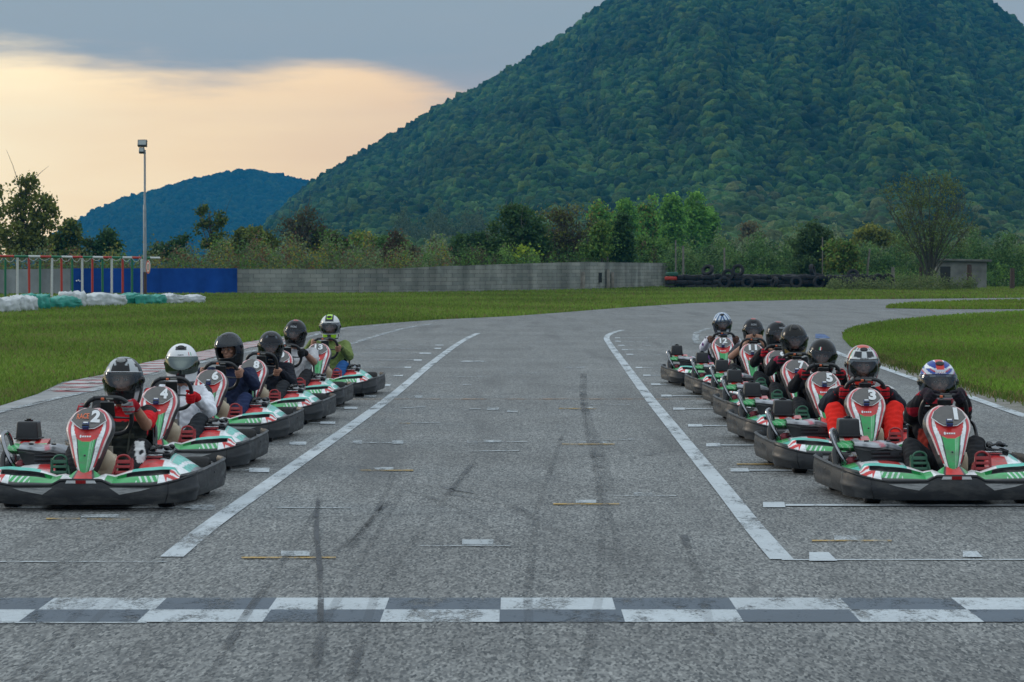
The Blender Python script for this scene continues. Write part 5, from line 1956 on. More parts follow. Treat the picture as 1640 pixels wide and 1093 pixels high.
    sg_.tube(catmull([(SX + .245, -.02, .14), (SX + .262, .10, .30), (SX + .250, .24, .50), (SX + .20, .33, .53)], 5), 0.013, 8)
    sg_.obj("seat_hoop", M_blk2, root)
    # left-hand (photo right) side pod with console
    def pod_r(u, v):
        x = 0.30 + 0.37 * u
        y = -0.42 + 0.95 * v
        z = 0.135 + 0.215 * (math.sin(math.pi * (0.10 + 0.86 * v)) ** 0.55) * (math.cos((u - 0.28) * 1.75) ** 0.9 if abs((u - .28) * 1.75) < 1.57 else 0) 
        return (x, y, z)
    def pod_rc(u, v):
        if u > 0.93 or v < 0.02: return GRY
        if v < 0.16: return RED if u < 0.45 else WHT
        d = (u * 6 + v * 5)
        if u < 0.34 and v < .5: return WHT if v > .22 else PNK
        if 0.34 < u < 0.37: return BLK
        if u > 0.60:
            if abs(u - 0.72 - v * 0.2) < 0.035: return WHT
            return TEAL
        if abs(u - 0.60) < .02: return (0.4, 0.42, 0.42)
        return WHT if (u + v * .4) < .64 else TEAL
    MB().surf(pod_r, 48, 44, pod_rc, thick=0.008).obj("side_pod", M_paint, root, angle=60)
    cs = MB()
    cs.box((0.42, -.08, .350), (0.17, 0.30, 0.045), rot=(0.08, 0.10, 0), bev=0.012)
    co_ = cs.obj("console_lid", M_blk2, root)
    for x_, y_ in ((.37, -.17), (.47, -.16), (.40, -.02), (.48, 0.02), (.36, .06)):
        MB().ell((x_, y_, .383), (0.024, 0.024, 0.018), nu=12, nv=7).obj("console_knob", M_blk2, co_)
    MB().tube([(.36, -.20, .375), (.44, -.22, .40), (.50, -.17, .375)], 0.009, 6).obj("console_handle", M_blk2, co_)
    MB().box((0.39, -.245, .335), (0.12, 0.03, 0.018), rot=(0.3, 0, 0), bev=0.003).obj("console_sticker", M_chrome, co_)
    # flat rubber shelf beside the pods
    for s in (-1, 1):
        MB().surf(lambda u, v, s=s: (s * (0.57 + 0.115 * u + 0.045 * v), -0.42 + 1.05 * v, 0.185 + 0.045 * v - 0.01 * math.sin(3.14 * u)), 6, 16, thick=0.02 * s).obj("pod_shelf", M_blk, root)
    # right-hand (photo left) lower pod
    def pod_l(u, v):
        x = -0.70 + 0.46 * u
        y = -0.48 + 0.62 * v
        z = 0.135 + 0.135 * (math.sin(math.pi * (0.12 + 0.60 * v)) ** 0.6) * (math.sin(math.pi * min(1, 0.10 + u * 0.62)) ** 0.6)
        return (x, y, z)
    def pod_lc(u, v):
        if u < 0.26: return TEAL if v < .35 else GRN
        if u < 0.31: return GRY
        if u < 0.64 - 0.1 * v: return WHT
        if u < 0.92: return RED if v > 0.25 else (0.62, 0.2, 0.22)
        return WHT
    MB().surf(pod_l, 48, 34, pod_lc, thick=0.008).obj("side_pod", M_paint, root, angle=60)
    # engine, cover, air box
    en = MB()
    en.box((-.42, .16, .20), (0.28, 0.34, 0.20), bev=0.02)
    for k in range(6):
        en.box((-.42, .16, .16 + k * .022), (0.31, 0.37, 0.007))
    en.tube([(-.56, .02, .20), (-.60, .05, .25), (-.56, .20, .27)], 0.022, 8)
    eo = en.obj("engine", M_steel, root)
    re_ = MB()
    re_.ell((-.585, .02, .245), (0.055, 0.05, 0.045))
    re_.tube([(-.62, -.02, .22), (-.56, .04, .27), (-.50, .02, .23)], 0.02, 8)
    re_.obj("exhaust_guard", mat("dark_red_metal", (0.16, 0.02, 0.03), 0.35, 0.4), eo)
    MB().box((-.235, -.02, .225), (0.085, 0.10, 0.085), bev=0.008).obj("brown_block", M_brown, root)
    def cover(u, v):
        x = -0.585 + 0.40 * u
        y = -0.14 + 0.42 * v
        z = 0.365 + 0.035 * math.sin(math.pi * (0.15 + 0.7 * v)) - 0.055 * max(0, u - 0.55) / 0.45 + 0.008 * math.cos(u * 9)
        if v < 0.12: z -= 0.03 * (0.12 - v) / 0.12
        return (x, y, z)
    def coverc(u, v):
        if v < 0.05: return BLK
        if abs(u - 0.52 + 0.22 * v) < 0.045: return PNK
        return (0.30, 0.32, 0.35) if u < 0.58 else (0.16, 0.175, 0.20)
    MB().surf(cover, 44, 28, coverc, thick=0.012).obj("engine_cover", M_paint, root, angle=60)
    cf = MB()
    cf.add([(-.60, -.135, .375), (-.17, -.135, .335), (-.21, -.12, .24), (-.53, -.12, .24), (-.60, -.08, .375), (-.17, -.08, .335), (-.21, -.06, .24), (-.53, -.06, .24)],
           [(0, 1, 2, 3), (4, 7, 6, 5), (0, 4, 5, 1), (1, 5, 6, 2), (2, 6, 7, 3), (3, 7, 4, 0)])
    cfo = cf.obj("cover_front", M_blk, root, smooth=False)
    g = MB()
    for k in range(3):
        g.box((-.36, -.137, .275 + k * .028), (0.22, 0.012, 0.010))
    g.box((-.30, -.140, .318), (0.06, 0.012, 0.02))
    g.obj("grille", M_steel, cfo)
    for x_ in (-.50, -.34):
        MB().tube([(x_, -.10, .402), (x_, -.10, .412)], 0.018, 10).obj("cover_bolt", M_blk2, cfo)
    def tail(u, v):
        x = -0.705 + 0.27 * u
        y = 0.08 + 0.24 * v - 0.06 * math.sin(math.pi * u)
        return (x, y, 0.35 + 0.07 * (v ** 0.5))
    def tailc(u, v):
        if v < 0.45: return GRN if (u * 9 + v * 6) % 1.6 > 0.3 else (0.35, 0.55, 0.4)
        return RED if (u > 0.30 and not (0.55 < u < .68 and v < .75)) else (0.6, .55, .5)
    ab_f = MB().surf(tail, 36, 22, tailc, thick=0.05).obj("tail_fairing", M_paint, root, angle=60)
    ab = MB()
    # tapered air box
    bm = bmesh.new()
    bmesh.ops.create_cube(bm, size=1)
    for v in bm.verts:
        k = 1.0 if v.co.z < 0 else 0.88
        v.co = Vector((v.co.x * .165 * k, v.co.y * .17 * k, v.co.z * .125))
    bmesh.ops.bevel(bm, geom=list(bm.edges), offset=0.014, segments=3, affect='EDGES', profile=0.6)
    ab.add([(v.co.x - .585, v.co.y + .28, v.co.z + .487) for v in bm.verts], [tuple(v.index for v in f.verts) for f in bm.faces])
    bm.free()
    ab.box((-.585, .28, .427), (0.185, 0.19, 0.012), bev=0.004)
    abo = ab.obj("air_box", M_blk, root)
    MB().tube([(-.585, .28, .545), (-.585, .28, .560), (-.585, .28, .562), (-.585, .28, .568)], [0.032, 0.032, 0.018, 0.018], 14).obj("air_box_cap", M_blk2, abo)
    hp = MB()
    hp.tube(catmull([(-.60, .02, .20), (-.655, -.01, .27), (-.705, .02, .36), (-.735, .06, .455), (-.71, .10, .475), (-.685, .12, .42), (-.66, .14, .30), (-.64, .15, .2)], 5), 0.016, 8)
    hp.obj("guard_tube", mat("dull_chrome", (0.28, 0.29, 0.31), 0.22, 1.0, 0.1), root)
    hp2 = MB().tube(catmull([(-.66, -.10, .15), (-.705, -.06, .20), (-.72, 0.0, .30), (-.70, .03, .36)], 5), 0.020, 8).obj("exhaust_hose", M_blk, root)
    return root, pl, nc


kart0, plate_fn, _nose = build_kart()
_n1 = [c for c in kart0.children if c.name.startswith("nose_cone")][0]


def copy_tree(o, parent=None):
    c = o.copy()
    COL.objects.link(c)
    c.parent = parent
    for ch in list(o.children):
        copy_tree(ch, c)
    return c


KARTS = [  # number, x, corner distance, helmet pixel, yaw
    ("1", 3.05, 19.10, 1503), ("3", 2.85, 21.95, 1378), ("5", 2.90, 25.45, 1318), ("7", 3.00, 28.8, 1274), ("9", 3.11, 32.0, 1247), ("11", 3.07, 34.9, 1202), ("12", 2.94, 38.2, 1157),
    ("2", -2.90, 18.75, 199), ("4", -2.88, 22.2, 297), ("6", -2.86, 25.9, 353), ("8", -2.74, 28.9, 438.7), ("10", -2.72, 32.0, 475), ("13", -2.48, 35.1, 533.6)]
where = {"1": "frontmost of the right row", "3": "second in the right row", "5": "third in the right row", "7": "fourth in the right row", "9": "fifth in the right row, mostly hidden", "11": "sixth in the right row", "12": "last of the right row",
         "2": "frontmost of the left row", "4": "second in the left row", "6": "third in the left row", "8": "fourth in the left row", "10": "fifth in the left row, number hidden", "13": "last of the left row"}
kart_objs = {}
for i, (num, x, dc, hp_) in enumerate(KARTS):
    k = kart0 if i == 0 else copy_tree(kart0)
    k.location = (x, dc + 0.75, 0)
    k.rotation_euler = (0, 0, R([0.3, -0.5, 0.4, -0.3, 0.5, -0.4, 0.3, -0.4, 0.6, 0.2, -0.5, 0.3, -0.2][i]))
    sh = where[num].replace(", number hidden", "")
    tag(k, f"red, white and green go kart numbered {num}, {sh}" if num not in ("10", "9") else f"red, white and green go kart {where[num].split(',')[0]}, its number plate hidden" if num == "10" else "red, white and green go kart fifth in the right row, half hidden", "go kart", "go karts lined up on the starting grid")
    kart_objs[num] = k
for num, k in kart_objs.items():
    nc_ = [c for c in k.children if c.name.startswith("nose_cone")][0]
    tb = MB()
    if len(num) == 1:
        add_text(tb, num, lambda a, b: plate_fn(a + 0.048, b + 0.012, 0.009), 0.030 if num == "1" else 0.062, 0.115, bold=0.055)
    else:
        add_text(tb, num, lambda a, b: plate_fn(a + 0.004, b + 0.022, 0.009), 0.105, 0.100, bold=0.04)
    tb.obj("number", M_white, nc_, smooth=False)
    if num == "2":
        tb = MB()
        add_text(tb, "RACE", lambda a, b: plate_fn(a - 0.040, b + 0.012, 0.009), 0.085, 0.050, bold=0.02)
        tb.obj("orange_lettering", M_orange, nc_, smooth=False)


# =================================================================== DRIVERS
def helm_pt(phi, z, off=0.0, kx=1.0):
    """helmet outer surface around its own centre; phi = 0 faces the front (-Y)"""
    if z >= 0:
        c_ = min(z / 0.158, 1.0)
        rr = math.sqrt(max(1 - c_ * c_, 0)) ** 0.92
    else:
        c_ = min(-z / 0.165 * 0.80, 0.98)
        rr = (1 - c_ * c_) ** 0.22
    fx = 0.134 * rr
    fy = 0.152 * rr
    cp = math.cos(phi)
    chin = 0.0
    if z < 0.02 and cp > 0:
        chin = 0.022 * cp ** 3 * min(1, (0.02 - z) / 0.07)
    if z < -0.03:      # narrows to the chin
        k = min(1, (-0.03 - z) / 0.14)
        fx *= 1 - 0.16 * k * max(cp, 0) - 0.04 * k
    x = (fx + off) * math.sin(phi)
    y = -(fy + chin + off) * cp
    return (x, y, z + (off if z > 0.12 else 0) * 0.6)


def helm_surface(colfn, name, parent, port=True):
    nu, nv = 120, 84
    zs = []
    for j in range(nv + 1):
        k = j / nv
        # denser near the top
        z = 0.158 * math.cos(k / 0.5 * math.pi / 2) if k < 0.5 else -0.165 * (k - 0.5) / 0.5
        zs.append(z)
    vs, cs, fs = [], [], []
    for j, z in enumerate(zs):
        for i in range(nu):
            ph = -math.pi + 2 * math.pi * i / nu
            if j == 0:
                p_ = (0, 0, 0.158)
                p_ = (0.001 * math.sin(ph), -0.001 * math.cos(ph), 0.158)
            else:
                p_ = helm_pt(ph, z)
            vs.append(p_)
            cs.append(colfn(ph, z, p_))
    for j in range(nv):
        for i in range(nu):
            i2 = (i + 1) % nu
            ph = -math.pi + 2 * math.pi * (i + 0.5) / nu
            zc = (zs[j] + zs[j + 1]) / 2
            lim = 0.92 - 0.22 * max(0, (abs(zc + 0.02) - 0.03) / 0.03)
            if port and abs(ph) < lim and -0.078 < zc < 0.034:
                continue
            fs.append((j * nu + i, j * nu + i2, (j + 1) * nu + i2, (j + 1) * nu + i))
    mb = MB()
    mb.add(vs, fs, 0, cs)
    o = mb.obj(name, [M_helm, M_blk], parent, angle=60)
    sm = o.modifiers.new("shell", 'SOLIDIFY')
    sm.thickness = 0.022
    sm.offset = -1
    sm.material_offset = 1
    sm.material_offset_rim = 1
    return o


def helm_style(k):
    def f(ph, z, p_):
        x, y = p_[0], p_[1]
        a = abs(ph)
        if z < -0.150: return BLK
        if k == "blue_red":
            if z > 0.085 and abs(x) < 0.028 and y < 0.06: return (0.60, 0.05, 0.04)
            if z > 0.095:
                return WHT if (math.hypot(x, y) * 22 + a * 0.9) % 1.5 < 0.45 else (0.03, 0.07, 0.32)
            if z > 0.045:
                w_ = (z * 30 + math.cos(ph * 2) * 1.1) % 1.6
                return (0.55, 0.60, 0.68) if w_ < 0.7 else ((0.05, 0.10, 0.36) if w_ < 1.35 else (0.5, 0.05, 0.05))
            if z < -0.115 and a < 2: return (0.55, 0.04, 0.06)
            if z < -0.085: return (0.55, 0.60, 0.65)
            return (0.50, 0.54, 0.60) if (z * 18 + a * 2) % 1.3 < .6 else (0.02, 0.03, 0.08)
        if k == "black_white":
            if 0.05 < z < 0.14 and 0.55 < a < 1.15 and not (0.085 < z < 0.11 and a > .95): return (0.42, 0.45, 0.47)
            if 0.146 < z < 0.153 and abs(x) < 0.045: return (0.25, 0.27, 0.29)
            if 0.095 < z < 0.14 and 0.030 < abs(x) - (z - .1) * .4 < 0.045 and y < -0.02: return (0.36, 0.39, 0.41)
            if z < -0.06 and 0.9 < a < 1.25: return (0.45, 0.47, 0.49)
            return (0.010, 0.011, 0.013)
        if k == "white":
            if z > 0.06 and 0.55 < ph < 0.62 and z < .09: return (0.5, 0.05, 0.05)
            if z > 0.06 and 0.70 < ph < 0.76 and z < .09: return (0.02, 0.3, 0.1)
            if z > 0.105 and z < 0.135 and abs(x) < 0.045 and y < 0: return (0.05, 0.055, 0.06)
            if 0.036 < z < 0.046 and abs(x) < 0.035 and y < 0: return (0.05, 0.05, 0.055)
            if z < -0.085 and abs(x) < 0.020 + 0.6 * (z + 0.165) * .5 and y < 0: return (0.03, 0.03, 0.035)
            return (0.74, 0.76, 0.78)
        if k == "multi":
            if z > 0.125 and math.hypot(x, y + 0.03) < 0.05: return (0.55, 0.08, 0.05)
            if z < -0.10 and a < 0.75: return (0.62, 0.05, 0.03)
            if 0.062 < z < 0.115 and 0.18 < a < 0.75 and (z - 0.062) > (a - .18) * 0.02: return (0.04, 0.045, 0.05)
            if z > 0.03 and 1.0 < a < 1.15: return (0.02, 0.32, 0.12) if ph < 0 or z < .07 else (0.5, 0.08, 0.3)
            if 1.15 < a < 1.28: return (0.5, 0.04, 0.04)
            if z < -0.08 and a < 1.6: return (0.02, 0.022, 0.025) if (z * 30 + a * 3) % 1 < 0.5 else (0.55, 0.57, 0.58)
            if z > 0.12: return (0.55, 0.57, 0.58) if (a * 3) % 1 < .6 else (0.1, 0.1, 0.11)
            return (0.62, 0.65, 0.66)
        if k == "gold_black":
            if z < -0.08 and 0.25 < a < 1.1 and (z + 0.165) < 0.03 + a * 0.05: return (0.22, 0.15, 0.04)
            if z > 0.1 and 0.5 < a < 0.62: return (0.09, 0.085, 0.07)
            return (0.009, 0.0095, 0.010)
        if k == "silver_blue":
            if z > 0.04:
                w_ = (a * 2.2 + z * 6) % 1.0
                return (0.55, 0.62, 0.68) if w_ < 0.6 else (0.03, 0.10, 0.26)
            if z < -0.13 and a < .5: return (0.02, 0.04, 0.18)
            if z < -0.08: return (0.05, 0.055, 0.06) if a < 0.4 else ((0.45, 0.5, 0.54) if a < 0.75 else (0.03, 0.035, 0.05))
            return (0.04, 0.07, 0.16) if a < 1.7 else (0.4, 0.45, 0.5)
        if k == "lime":
            if z > 0.10 and abs(x) < 0.035 and y < 0.03: return (0.38, 0.72, 0.03)
            if z > 0.07 and abs(x) < 0.055 and y < 0.04: return (0.03, 0.035, 0.04)
            if 0.038 < z < 0.05 and abs(x) < 0.03 and y < 0: return (0.03, 0.035, 0.04)
            if z < -0.10 and a < 0.9: return (0.38, 0.70, 0.03) if (a > 0.22) else (0.04, 0.05, 0.02)
            if z < -0.02 and a > 1.1: return (0.03, 0.035, 0.04) if (z * 20 + a * 2) % 1 < .5 else (0.66, 0.68, 0.68)
            return (0.68, 0.70, 0.70)
        if k == "dark_blue":
            return (0.010, 0.014, 0.024) if z > -0.05 else (0.008, 0.009, 0.011)
        if k == "dark_gloss":
            if 0.10 < z < 0.125 and abs(a - 0.55) < 0.12: return (0.08, 0.10, 0.13)
            return (0.008, 0.010, 0.016)
        if k == "grey_red":
            if z > 0.148 and abs(x) < 0.03: return (0.35, 0.05, 0.04)
            return (0.011, 0.013, 0.017)
        return (0.008, 0.009, 0.011)
    return f


def bake(mb, name, voxel, smooth, colfn, mat_, parent, wrinkle=0.0, wsize=0.12):
    """merge overlapping shapes into one continuous surface, then colour it by position"""
    me = bpy.data.meshes.new(name)
    me.from_pydata(mb.v, [], mb.f)
    bm = bmesh.new()
    bm.from_mesh(me)
    bmesh.ops.recalc_face_normals(bm, faces=bm.faces)
    bm.to_mesh(me)
    bm.free()
    o = bpy.data.objects.new(name, me)
    COL.objects.link(o)
    r = o.modifiers.new("r", 'REMESH')
    r.mode = 'VOXEL'
    r.voxel_size = voxel
    if smooth:
        s = o.modifiers.new("s", 'SMOOTH')
        s.factor = 0.5
        s.iterations = smooth
    dg = bpy.context.evaluated_depsgraph_get()
    m2 = bpy.data.meshes.new_from_object(o.evaluated_get(dg))
    bpy.data.objects.remove(o)
    bpy.data.meshes.remove(me)
    m2.name = name
    n = len(m2.vertices)
    co = np.empty(n * 3, np.float32)
    m2.vertices.foreach_get("co", co)
    co = co.reshape(-1, 3)
    if wrinkle:
        no = np.empty(n * 3, np.float32)
        m2.vertices.foreach_get("normal", no)
        no = no.reshape(-1, 3)
        f = 6.28 / wsize
        d = (np.sin(co[:, 0] * f * 1.1 + 2 * np.sin(co[:, 2] * f * .6)) * np.sin(co[:, 2] * f * .9 + 1.5 * np.sin(co[:, 1] * f * .8)) +
             0.6 * np.sin(co[:, 1] * f * 1.9 + co[:, 2] * f * 1.3 + 1.5 * np.sin(co[:, 0] * f)))
        d = np.where(d > 0, d, d * 1.6)
        co = co + no * (d * wrinkle)[:, None]
        m2.vertices.foreach_set("co", co.ravel())
    a = m2.color_attributes.new("Col", 'FLOAT_COLOR', 'POINT')
    c_ = np.ones((n, 4), np.float32)
    c_[:, :3] = colfn(co)
    a.data.foreach_set("color", c_.ravel())
    m2.materials.clear()
    m2.materials.append(mat_)
    m2.polygons.foreach_set("use_smooth", np.ones(len(m2.polygons), bool))
    m2.update()
    return link(name, m2, parent)


def solid(c_):
    return lambda co: np.tile(np.array(c_, np.float32), (len(co), 1))


def hand(mb, W, P, O_, F_, s, grow=0.0):
    """hand gripping a bar: W wrist, P grip point, O_ outward from the wheel, F_ to the front, s side (+1/-1)"""
    W, P, O_, F_ = Vector(W), Vector(P), Vector(O_).normalized(), Vector(F_).normalized()
    T = O_.cross(F_).normalized()
    if T.z < 0: T = -T
    g = grow
    palm = P + O_ * 0.014 - F_ * 0.024
    # palm: three flattened lumps
    for k in (-0.026, 0.0, 0.026):
        mb.cap(W.lerp(palm, 0.35) + T * k * 0.5, palm + T * k + O_ * 0.006, 0.017 + g, 0.0155 + g, 10)
    mb.cap(W, W.lerp(palm, 0.5), 0.024 + g, 0.024 + g, 10)
    lens = [0.88, 1.0, 0.97, 0.80]
    for i, k in enumerate((0.034, 0.012, -0.011, -0.033)):
        L_ = lens[i]
        base = palm + T * k + O_ * 0.016
        p1 = P + T * k * 1.02 + O_ * 0.029 + F_ * 0.010
        p2 = P + T * k * 1.02 + O_ * (0.010) + F_ * 0.030 * L_
        p3 = P + T * k * 0.98 - O_ * 0.018 * L_ + F_ * 0.024
        p4 = P + T * k * 0.95 - O_ * 0.030 * L_ + F_ * 0.006
        r = (0.0098, 0.0094, 0.0086, 0.0080, 0.0072)
        pp = [base, p1, p2, p3, p4]
        for q in range(4):
            mb.cap(pp[q], pp[q + 1], r[q] + g, r[q + 1] + g, 8)
    t0 = palm + T * 0.030 - O_ * 0.004
    t1 = P + T * 0.046 - F_ * 0.022 - O_ * 0.016
    t2 = P + T * 0.056 - F_ * 0.010 - O_ * 0.030
    mb.cap(W.lerp(palm, .5) + T * .015, t0, 0.014 + g, 0.012 + g, 8)
    mb.cap(t0, t1, 0.012 + g, 0.010 + g, 8)
    mb.cap(t1, t2, 0.010 + g, 0.0085 + g, 8)


WC_ = Vector((0.05, -0.12, 0.600))
WU_ = Vector((0, -0.42, 0.907))
WN_ = Vector((0, -0.907, -0.42))


def elbow_of(S, W, la, lb, pole):
    """two-bone joint between shoulder S and wrist W, bent toward pole"""
    d = W - S
    L_ = min(d.length, (la + lb) * 0.995)
    d.normalize()
    a = (la * la - lb * lb + L_ * L_) / (2 * L_)
    h = math.sqrt(max(la * la - a * a, 0.0004))
    pv_ = (pole - d * pole.dot(d)).normalized()
    return S + d * a + pv_ * h


def driver(num, spec):
    sx = 0.085 + spec.get('dx', 0)
    k = kart_objs[num]
    fat = spec.get('fat', 1.0)
    rise = spec.get('rise', 0.0)
    hip = Vector((0.085, 0.30, 0.20))
    lean = spec.get('lean', 0.0)
    chest = Vector((sx, 0.36 + lean * .5, 0.46 + rise * .5))
    neck = Vector((sx, 0.36 + lean, 0.645 + rise))
    headc = Vector((sx + spec.get('hx', 0), 0.325 + lean, 0.835 + rise))
    yaw, pitch, roll = spec.get('yaw', 0), spec.get('pitch', -4), spec.get('roll', 0)
    HM = Euler((R(-pitch), R(roll), R(yaw))).to_matrix()
    SH, EL, WR_, GP = {}, {}, {}, {}
    rot = R(spec.get('steer', 0))
    for s in (-1, 1):
        SH[s] = Vector((sx + s * 0.185 * fat, 0.37 + lean, 0.585 + rise))
        a, b = spec.get('hands', {}).get(s, (0.160, 0.045))
        a *= s
        a, b = a * math.cos(rot) - b * math.sin(rot), a * math.sin(rot) + b * math.cos(rot)
        if spec.get('face_hands'):
            P = headc + HM @ Vector((s * 0.055, -0.185, -0.075))
            Oo, Ff = Vector((s * .25, -.2, 1)), Vector((-s * .2, 1, 0.1))
            W = P + Vector((s * 0.06, -0.03, -0.085))
            pole = Vector((s * 1.0, -0.3, -0.9))
        else:
            P = WC_ + Vector((1, 0, 0)) * a + WU_ * b
            Oo = (Vector((1, 0, 0)) * a + WU_ * b * 0.45).normalized()
            Ff = WN_
            W = P + Oo * 0.028 - Ff * 0.075 - WU_ * 0.015
            pole = Vector((s * spec.get('elbow_out', 0.45), 0.25, -0.65))
        GP[s], WR_[s] = (P, Oo, Ff), W
        EL[s] = elbow_of(SH[s], W, 0.275, 0.255, pole)
    KN, AN, TO = {}, {}, {}
    for s in (-1, 1):
        HP = hip + Vector((s * 0.09, -0.02, 0))
        AN[s] = Vector((0.01 + s * 0.205, -0.50, 0.155)) if s > 0 else Vector((-0.195, -0.50, 0.155))
        kz = spec.get('knee', 1.0)
        KN[s] = elbow_of(HP, AN[s], spec.get('leg', 0.45), spec.get('leg', 0.45), Vector((s * spec.get('knee_out', 0.45), -0.1, 1.0 * kz)))
        TO[s] = AN[s] + Vector((s * 0.012, -0.085, 0.085))
    # ---- body: one continuous skin surface
    b = MB()
    b.ell(hip + Vector((0, 0.02, 0)), (0.16, 0.12, 0.11))
    b.cap(hip + Vector((0, 0.02, 0.03)), chest, 0.125, 0.135, 16)
    b.ell(chest + Vector((0, 0, 0.03)), (0.165, 0.105, 0.14))
    b.cap(neck - Vector((0, 0, 0.05)), headc - Vector((0, -0.01, 0.06)), 0.058, 0.052, 14)
    for s in (-1, 1):
        b.cap(chest + Vector((s * .07, 0, 0.10)), SH[s], 0.07, 0.056, 12)
        b.cap(SH[s], EL[s], 0.050 if spec.get('short') else 0.044, 0.040 if spec.get('short') else 0.032, 12)
        b.cap(EL[s], EL[s].lerp(WR_[s], .35), 0.041 if spec.get('short') else 0.032, 0.040 if spec.get('short') else 0.034, 12)
        b.cap(EL[s].lerp(WR_[s], .35), WR_[s], 0.040 if spec.get('short') else 0.034, 0.026, 12)
        hand(b, WR_[s], *GP[s], s)
        HP = hip + Vector((s * 0.09, -0.02, 0))
        b.cap(HP, KN[s], 0.088, 0.056, 14)
        b.cap(KN[s], KN[s].lerp(AN[s], .35), 0.054, 0.056, 12)
        b.cap(KN[s].lerp(AN[s], .35), AN[s], 0.056, 0.036, 12)
        b.cap(AN[s] + Vector((0, .03, -.03)), TO[s], 0.034, 0.030, 10)
    def hp(x, y, z):
        return headc + HM @ Vector((x, y, z))
    # head
    b.ell(headc + HM @ Vector((0, 0.012, 0.018)), (0.076, 0.096, 0.105), rot=HM, nu=20, nv=14)
    b.ell(hp(0, -0.030, -0.055), (0.056, 0.058, 0.058), rot=HM)
    b.ell(hp(0, -0.078, -0.093), (0.022, 0.018, 0.018), rot=HM)      # chin
    b.cap(hp(0, -0.086, 0.006), hp(0, -0.105, -0.030), 0.009, 0.0135, 8)   # nose
    b.ell(hp(0, -0.100, -0.036), (0.019, 0.011, 0.009), rot=HM)
    b.cap(hp(-0.038, -0.079, 0.018), hp(0.038, -0.079, 0.018), 0.012, 0.012, 8)  # brow
    b.ell(hp(0, -0.087, -0.062), (0.022, 0.009, 0.009), rot=HM)      # lips
    for s in (-1, 1):
        b.ell(hp(s * 0.040, -0.068, -0.022), (0.024, 0.018, 0.020), rot=HM)  # cheeks
        b.ell(hp(s * 0.078, 0.012, -0.005), (0.010, 0.018, 0.030), rot=HM)   # ears
    tone = spec.get('skin', (0.40, 0.20, 0.135))
    root = bake(b, "person", 0.0062, 2, solid(tone), M_skin_attr, None)
    root.location = k.location
    root.rotation_euler = k.rotation_euler
    tag(root, spec['label'], "person", "drivers sitting in the go karts")
    for s in (-1, 1):
        e = MB().ell(hp(s * 0.030, -0.083, 0.000), (0.0135, 0.008, 0.0075), rot=HM).obj("eye", mat("eye_white", (0.45, 0.43, 0.42), 0.3), root)
        MB().ell(hp(s * 0.030, -0.0895, 0.000), (0.0062, 0.003, 0.0062), rot=HM, nu=10, nv=7).obj("iris", mat("iris", (0.02, 0.012, 0.01), 0.2), e)
        MB().cap(hp(s * 0.015, -0.092, 0.017), hp(s * 0.046, -0.085, 0.020), 0.0042, 0.0032, 8).obj("eyebrow", mat("dark_hair", (0.02, 0.013, 0.01), 0.8), root)
    if spec.get('glasses'):
        gmb = MB()
        for s in (-1, 1):
            pts = [hp(s * 0.032 + 0.022 * math.cos(q), -0.102, 0.0 + 0.015 * math.sin(q)) for q in [kk * math.pi / 6 for kk in range(13)]]
            gmb.tube(pts, 0.0022, 5, cap=False)
        gmb.tube([hp(-0.01, -.104, .003), hp(0.01, -.104, .003)], 0.002, 5)
        gmb.obj("glasses", M_blk, root)
    # ---- jacket / shirt
    j = MB()
    j.cap(hip + Vector((0, 0.02, 0.0)), chest, 0.150 * fat, 0.152 * fat, 18)
    j.ell(chest + Vector((0, 0, 0.03)), (0.19 * fat, 0.125 * fat, 0.155))
    j.cap(chest + Vector((0, 0, .1)), neck - Vector((0, 0, .035)), 0.10, 0.072, 14)
    short = spec.get('short', False)
    for s in (-1, 1):
        j.cap(chest + Vector((s * .07, 0, 0.10)), SH[s], 0.082, 0.070 * fat, 12)
        if short:
            j.cap(SH[s], SH[s].lerp(EL[s], 0.66), 0.068 * fat, 0.064 * fat, 12)
        else:
            j.cap(SH[s], EL[s], 0.068 * fat, 0.060 * fat, 12)
            j.cap(EL[s], WR_[s].lerp(EL[s], 0.12), 0.060 * fat, 0.040, 12)
            if spec.get('cuff'):
                j.cap(WR_[s].lerp(EL[s], 0.14), WR_[s].lerp(EL[s], 0.06), 0.038, 0.038, 12)
    if spec.get('hood'):
        j.ell(neck + Vector((0, 0.06, -0.02)), (0.13, 0.07, 0.05))
    shc = {s: np.array(SH[s]) for s in (-1, 1)}
    jc = spec['jacket']

    def jcol(co):
        return jc(co, shc, np.array(chest), {s: np.array(EL[s]) for s in (-1, 1)})
    bake(j, spec.get('jname', "jacket"), 0.011, 3, jcol, M_cloth, root, 0.0032, 0.10)
    # ---- trousers
    t_ = MB()
    t_.ell(hip + Vector((0, 0.0, 0.0)), (0.175 * fat, 0.15, 0.125))
    for s in (-1, 1):
        HP = hip + Vector((s * 0.09, -0.02, 0))
        t_.cap(HP, KN[s], 0.100 * fat, 0.071 * fat, 14)
        t_.cap(KN[s], KN[s].lerp(AN[s], .4), 0.070 * fat, 0.068 * fat, 12)
        t_.cap(KN[s].lerp(AN[s], .4), AN[s], 0.068 * fat, 0.050, 12)
    kn = {s: np.array(KN[s]) for s in (-1, 1)}
    bake(t_, "trousers", 0.012, 3, lambda co: spec['trousers'](co, kn), M_cloth, root, 0.0032, 0.12)
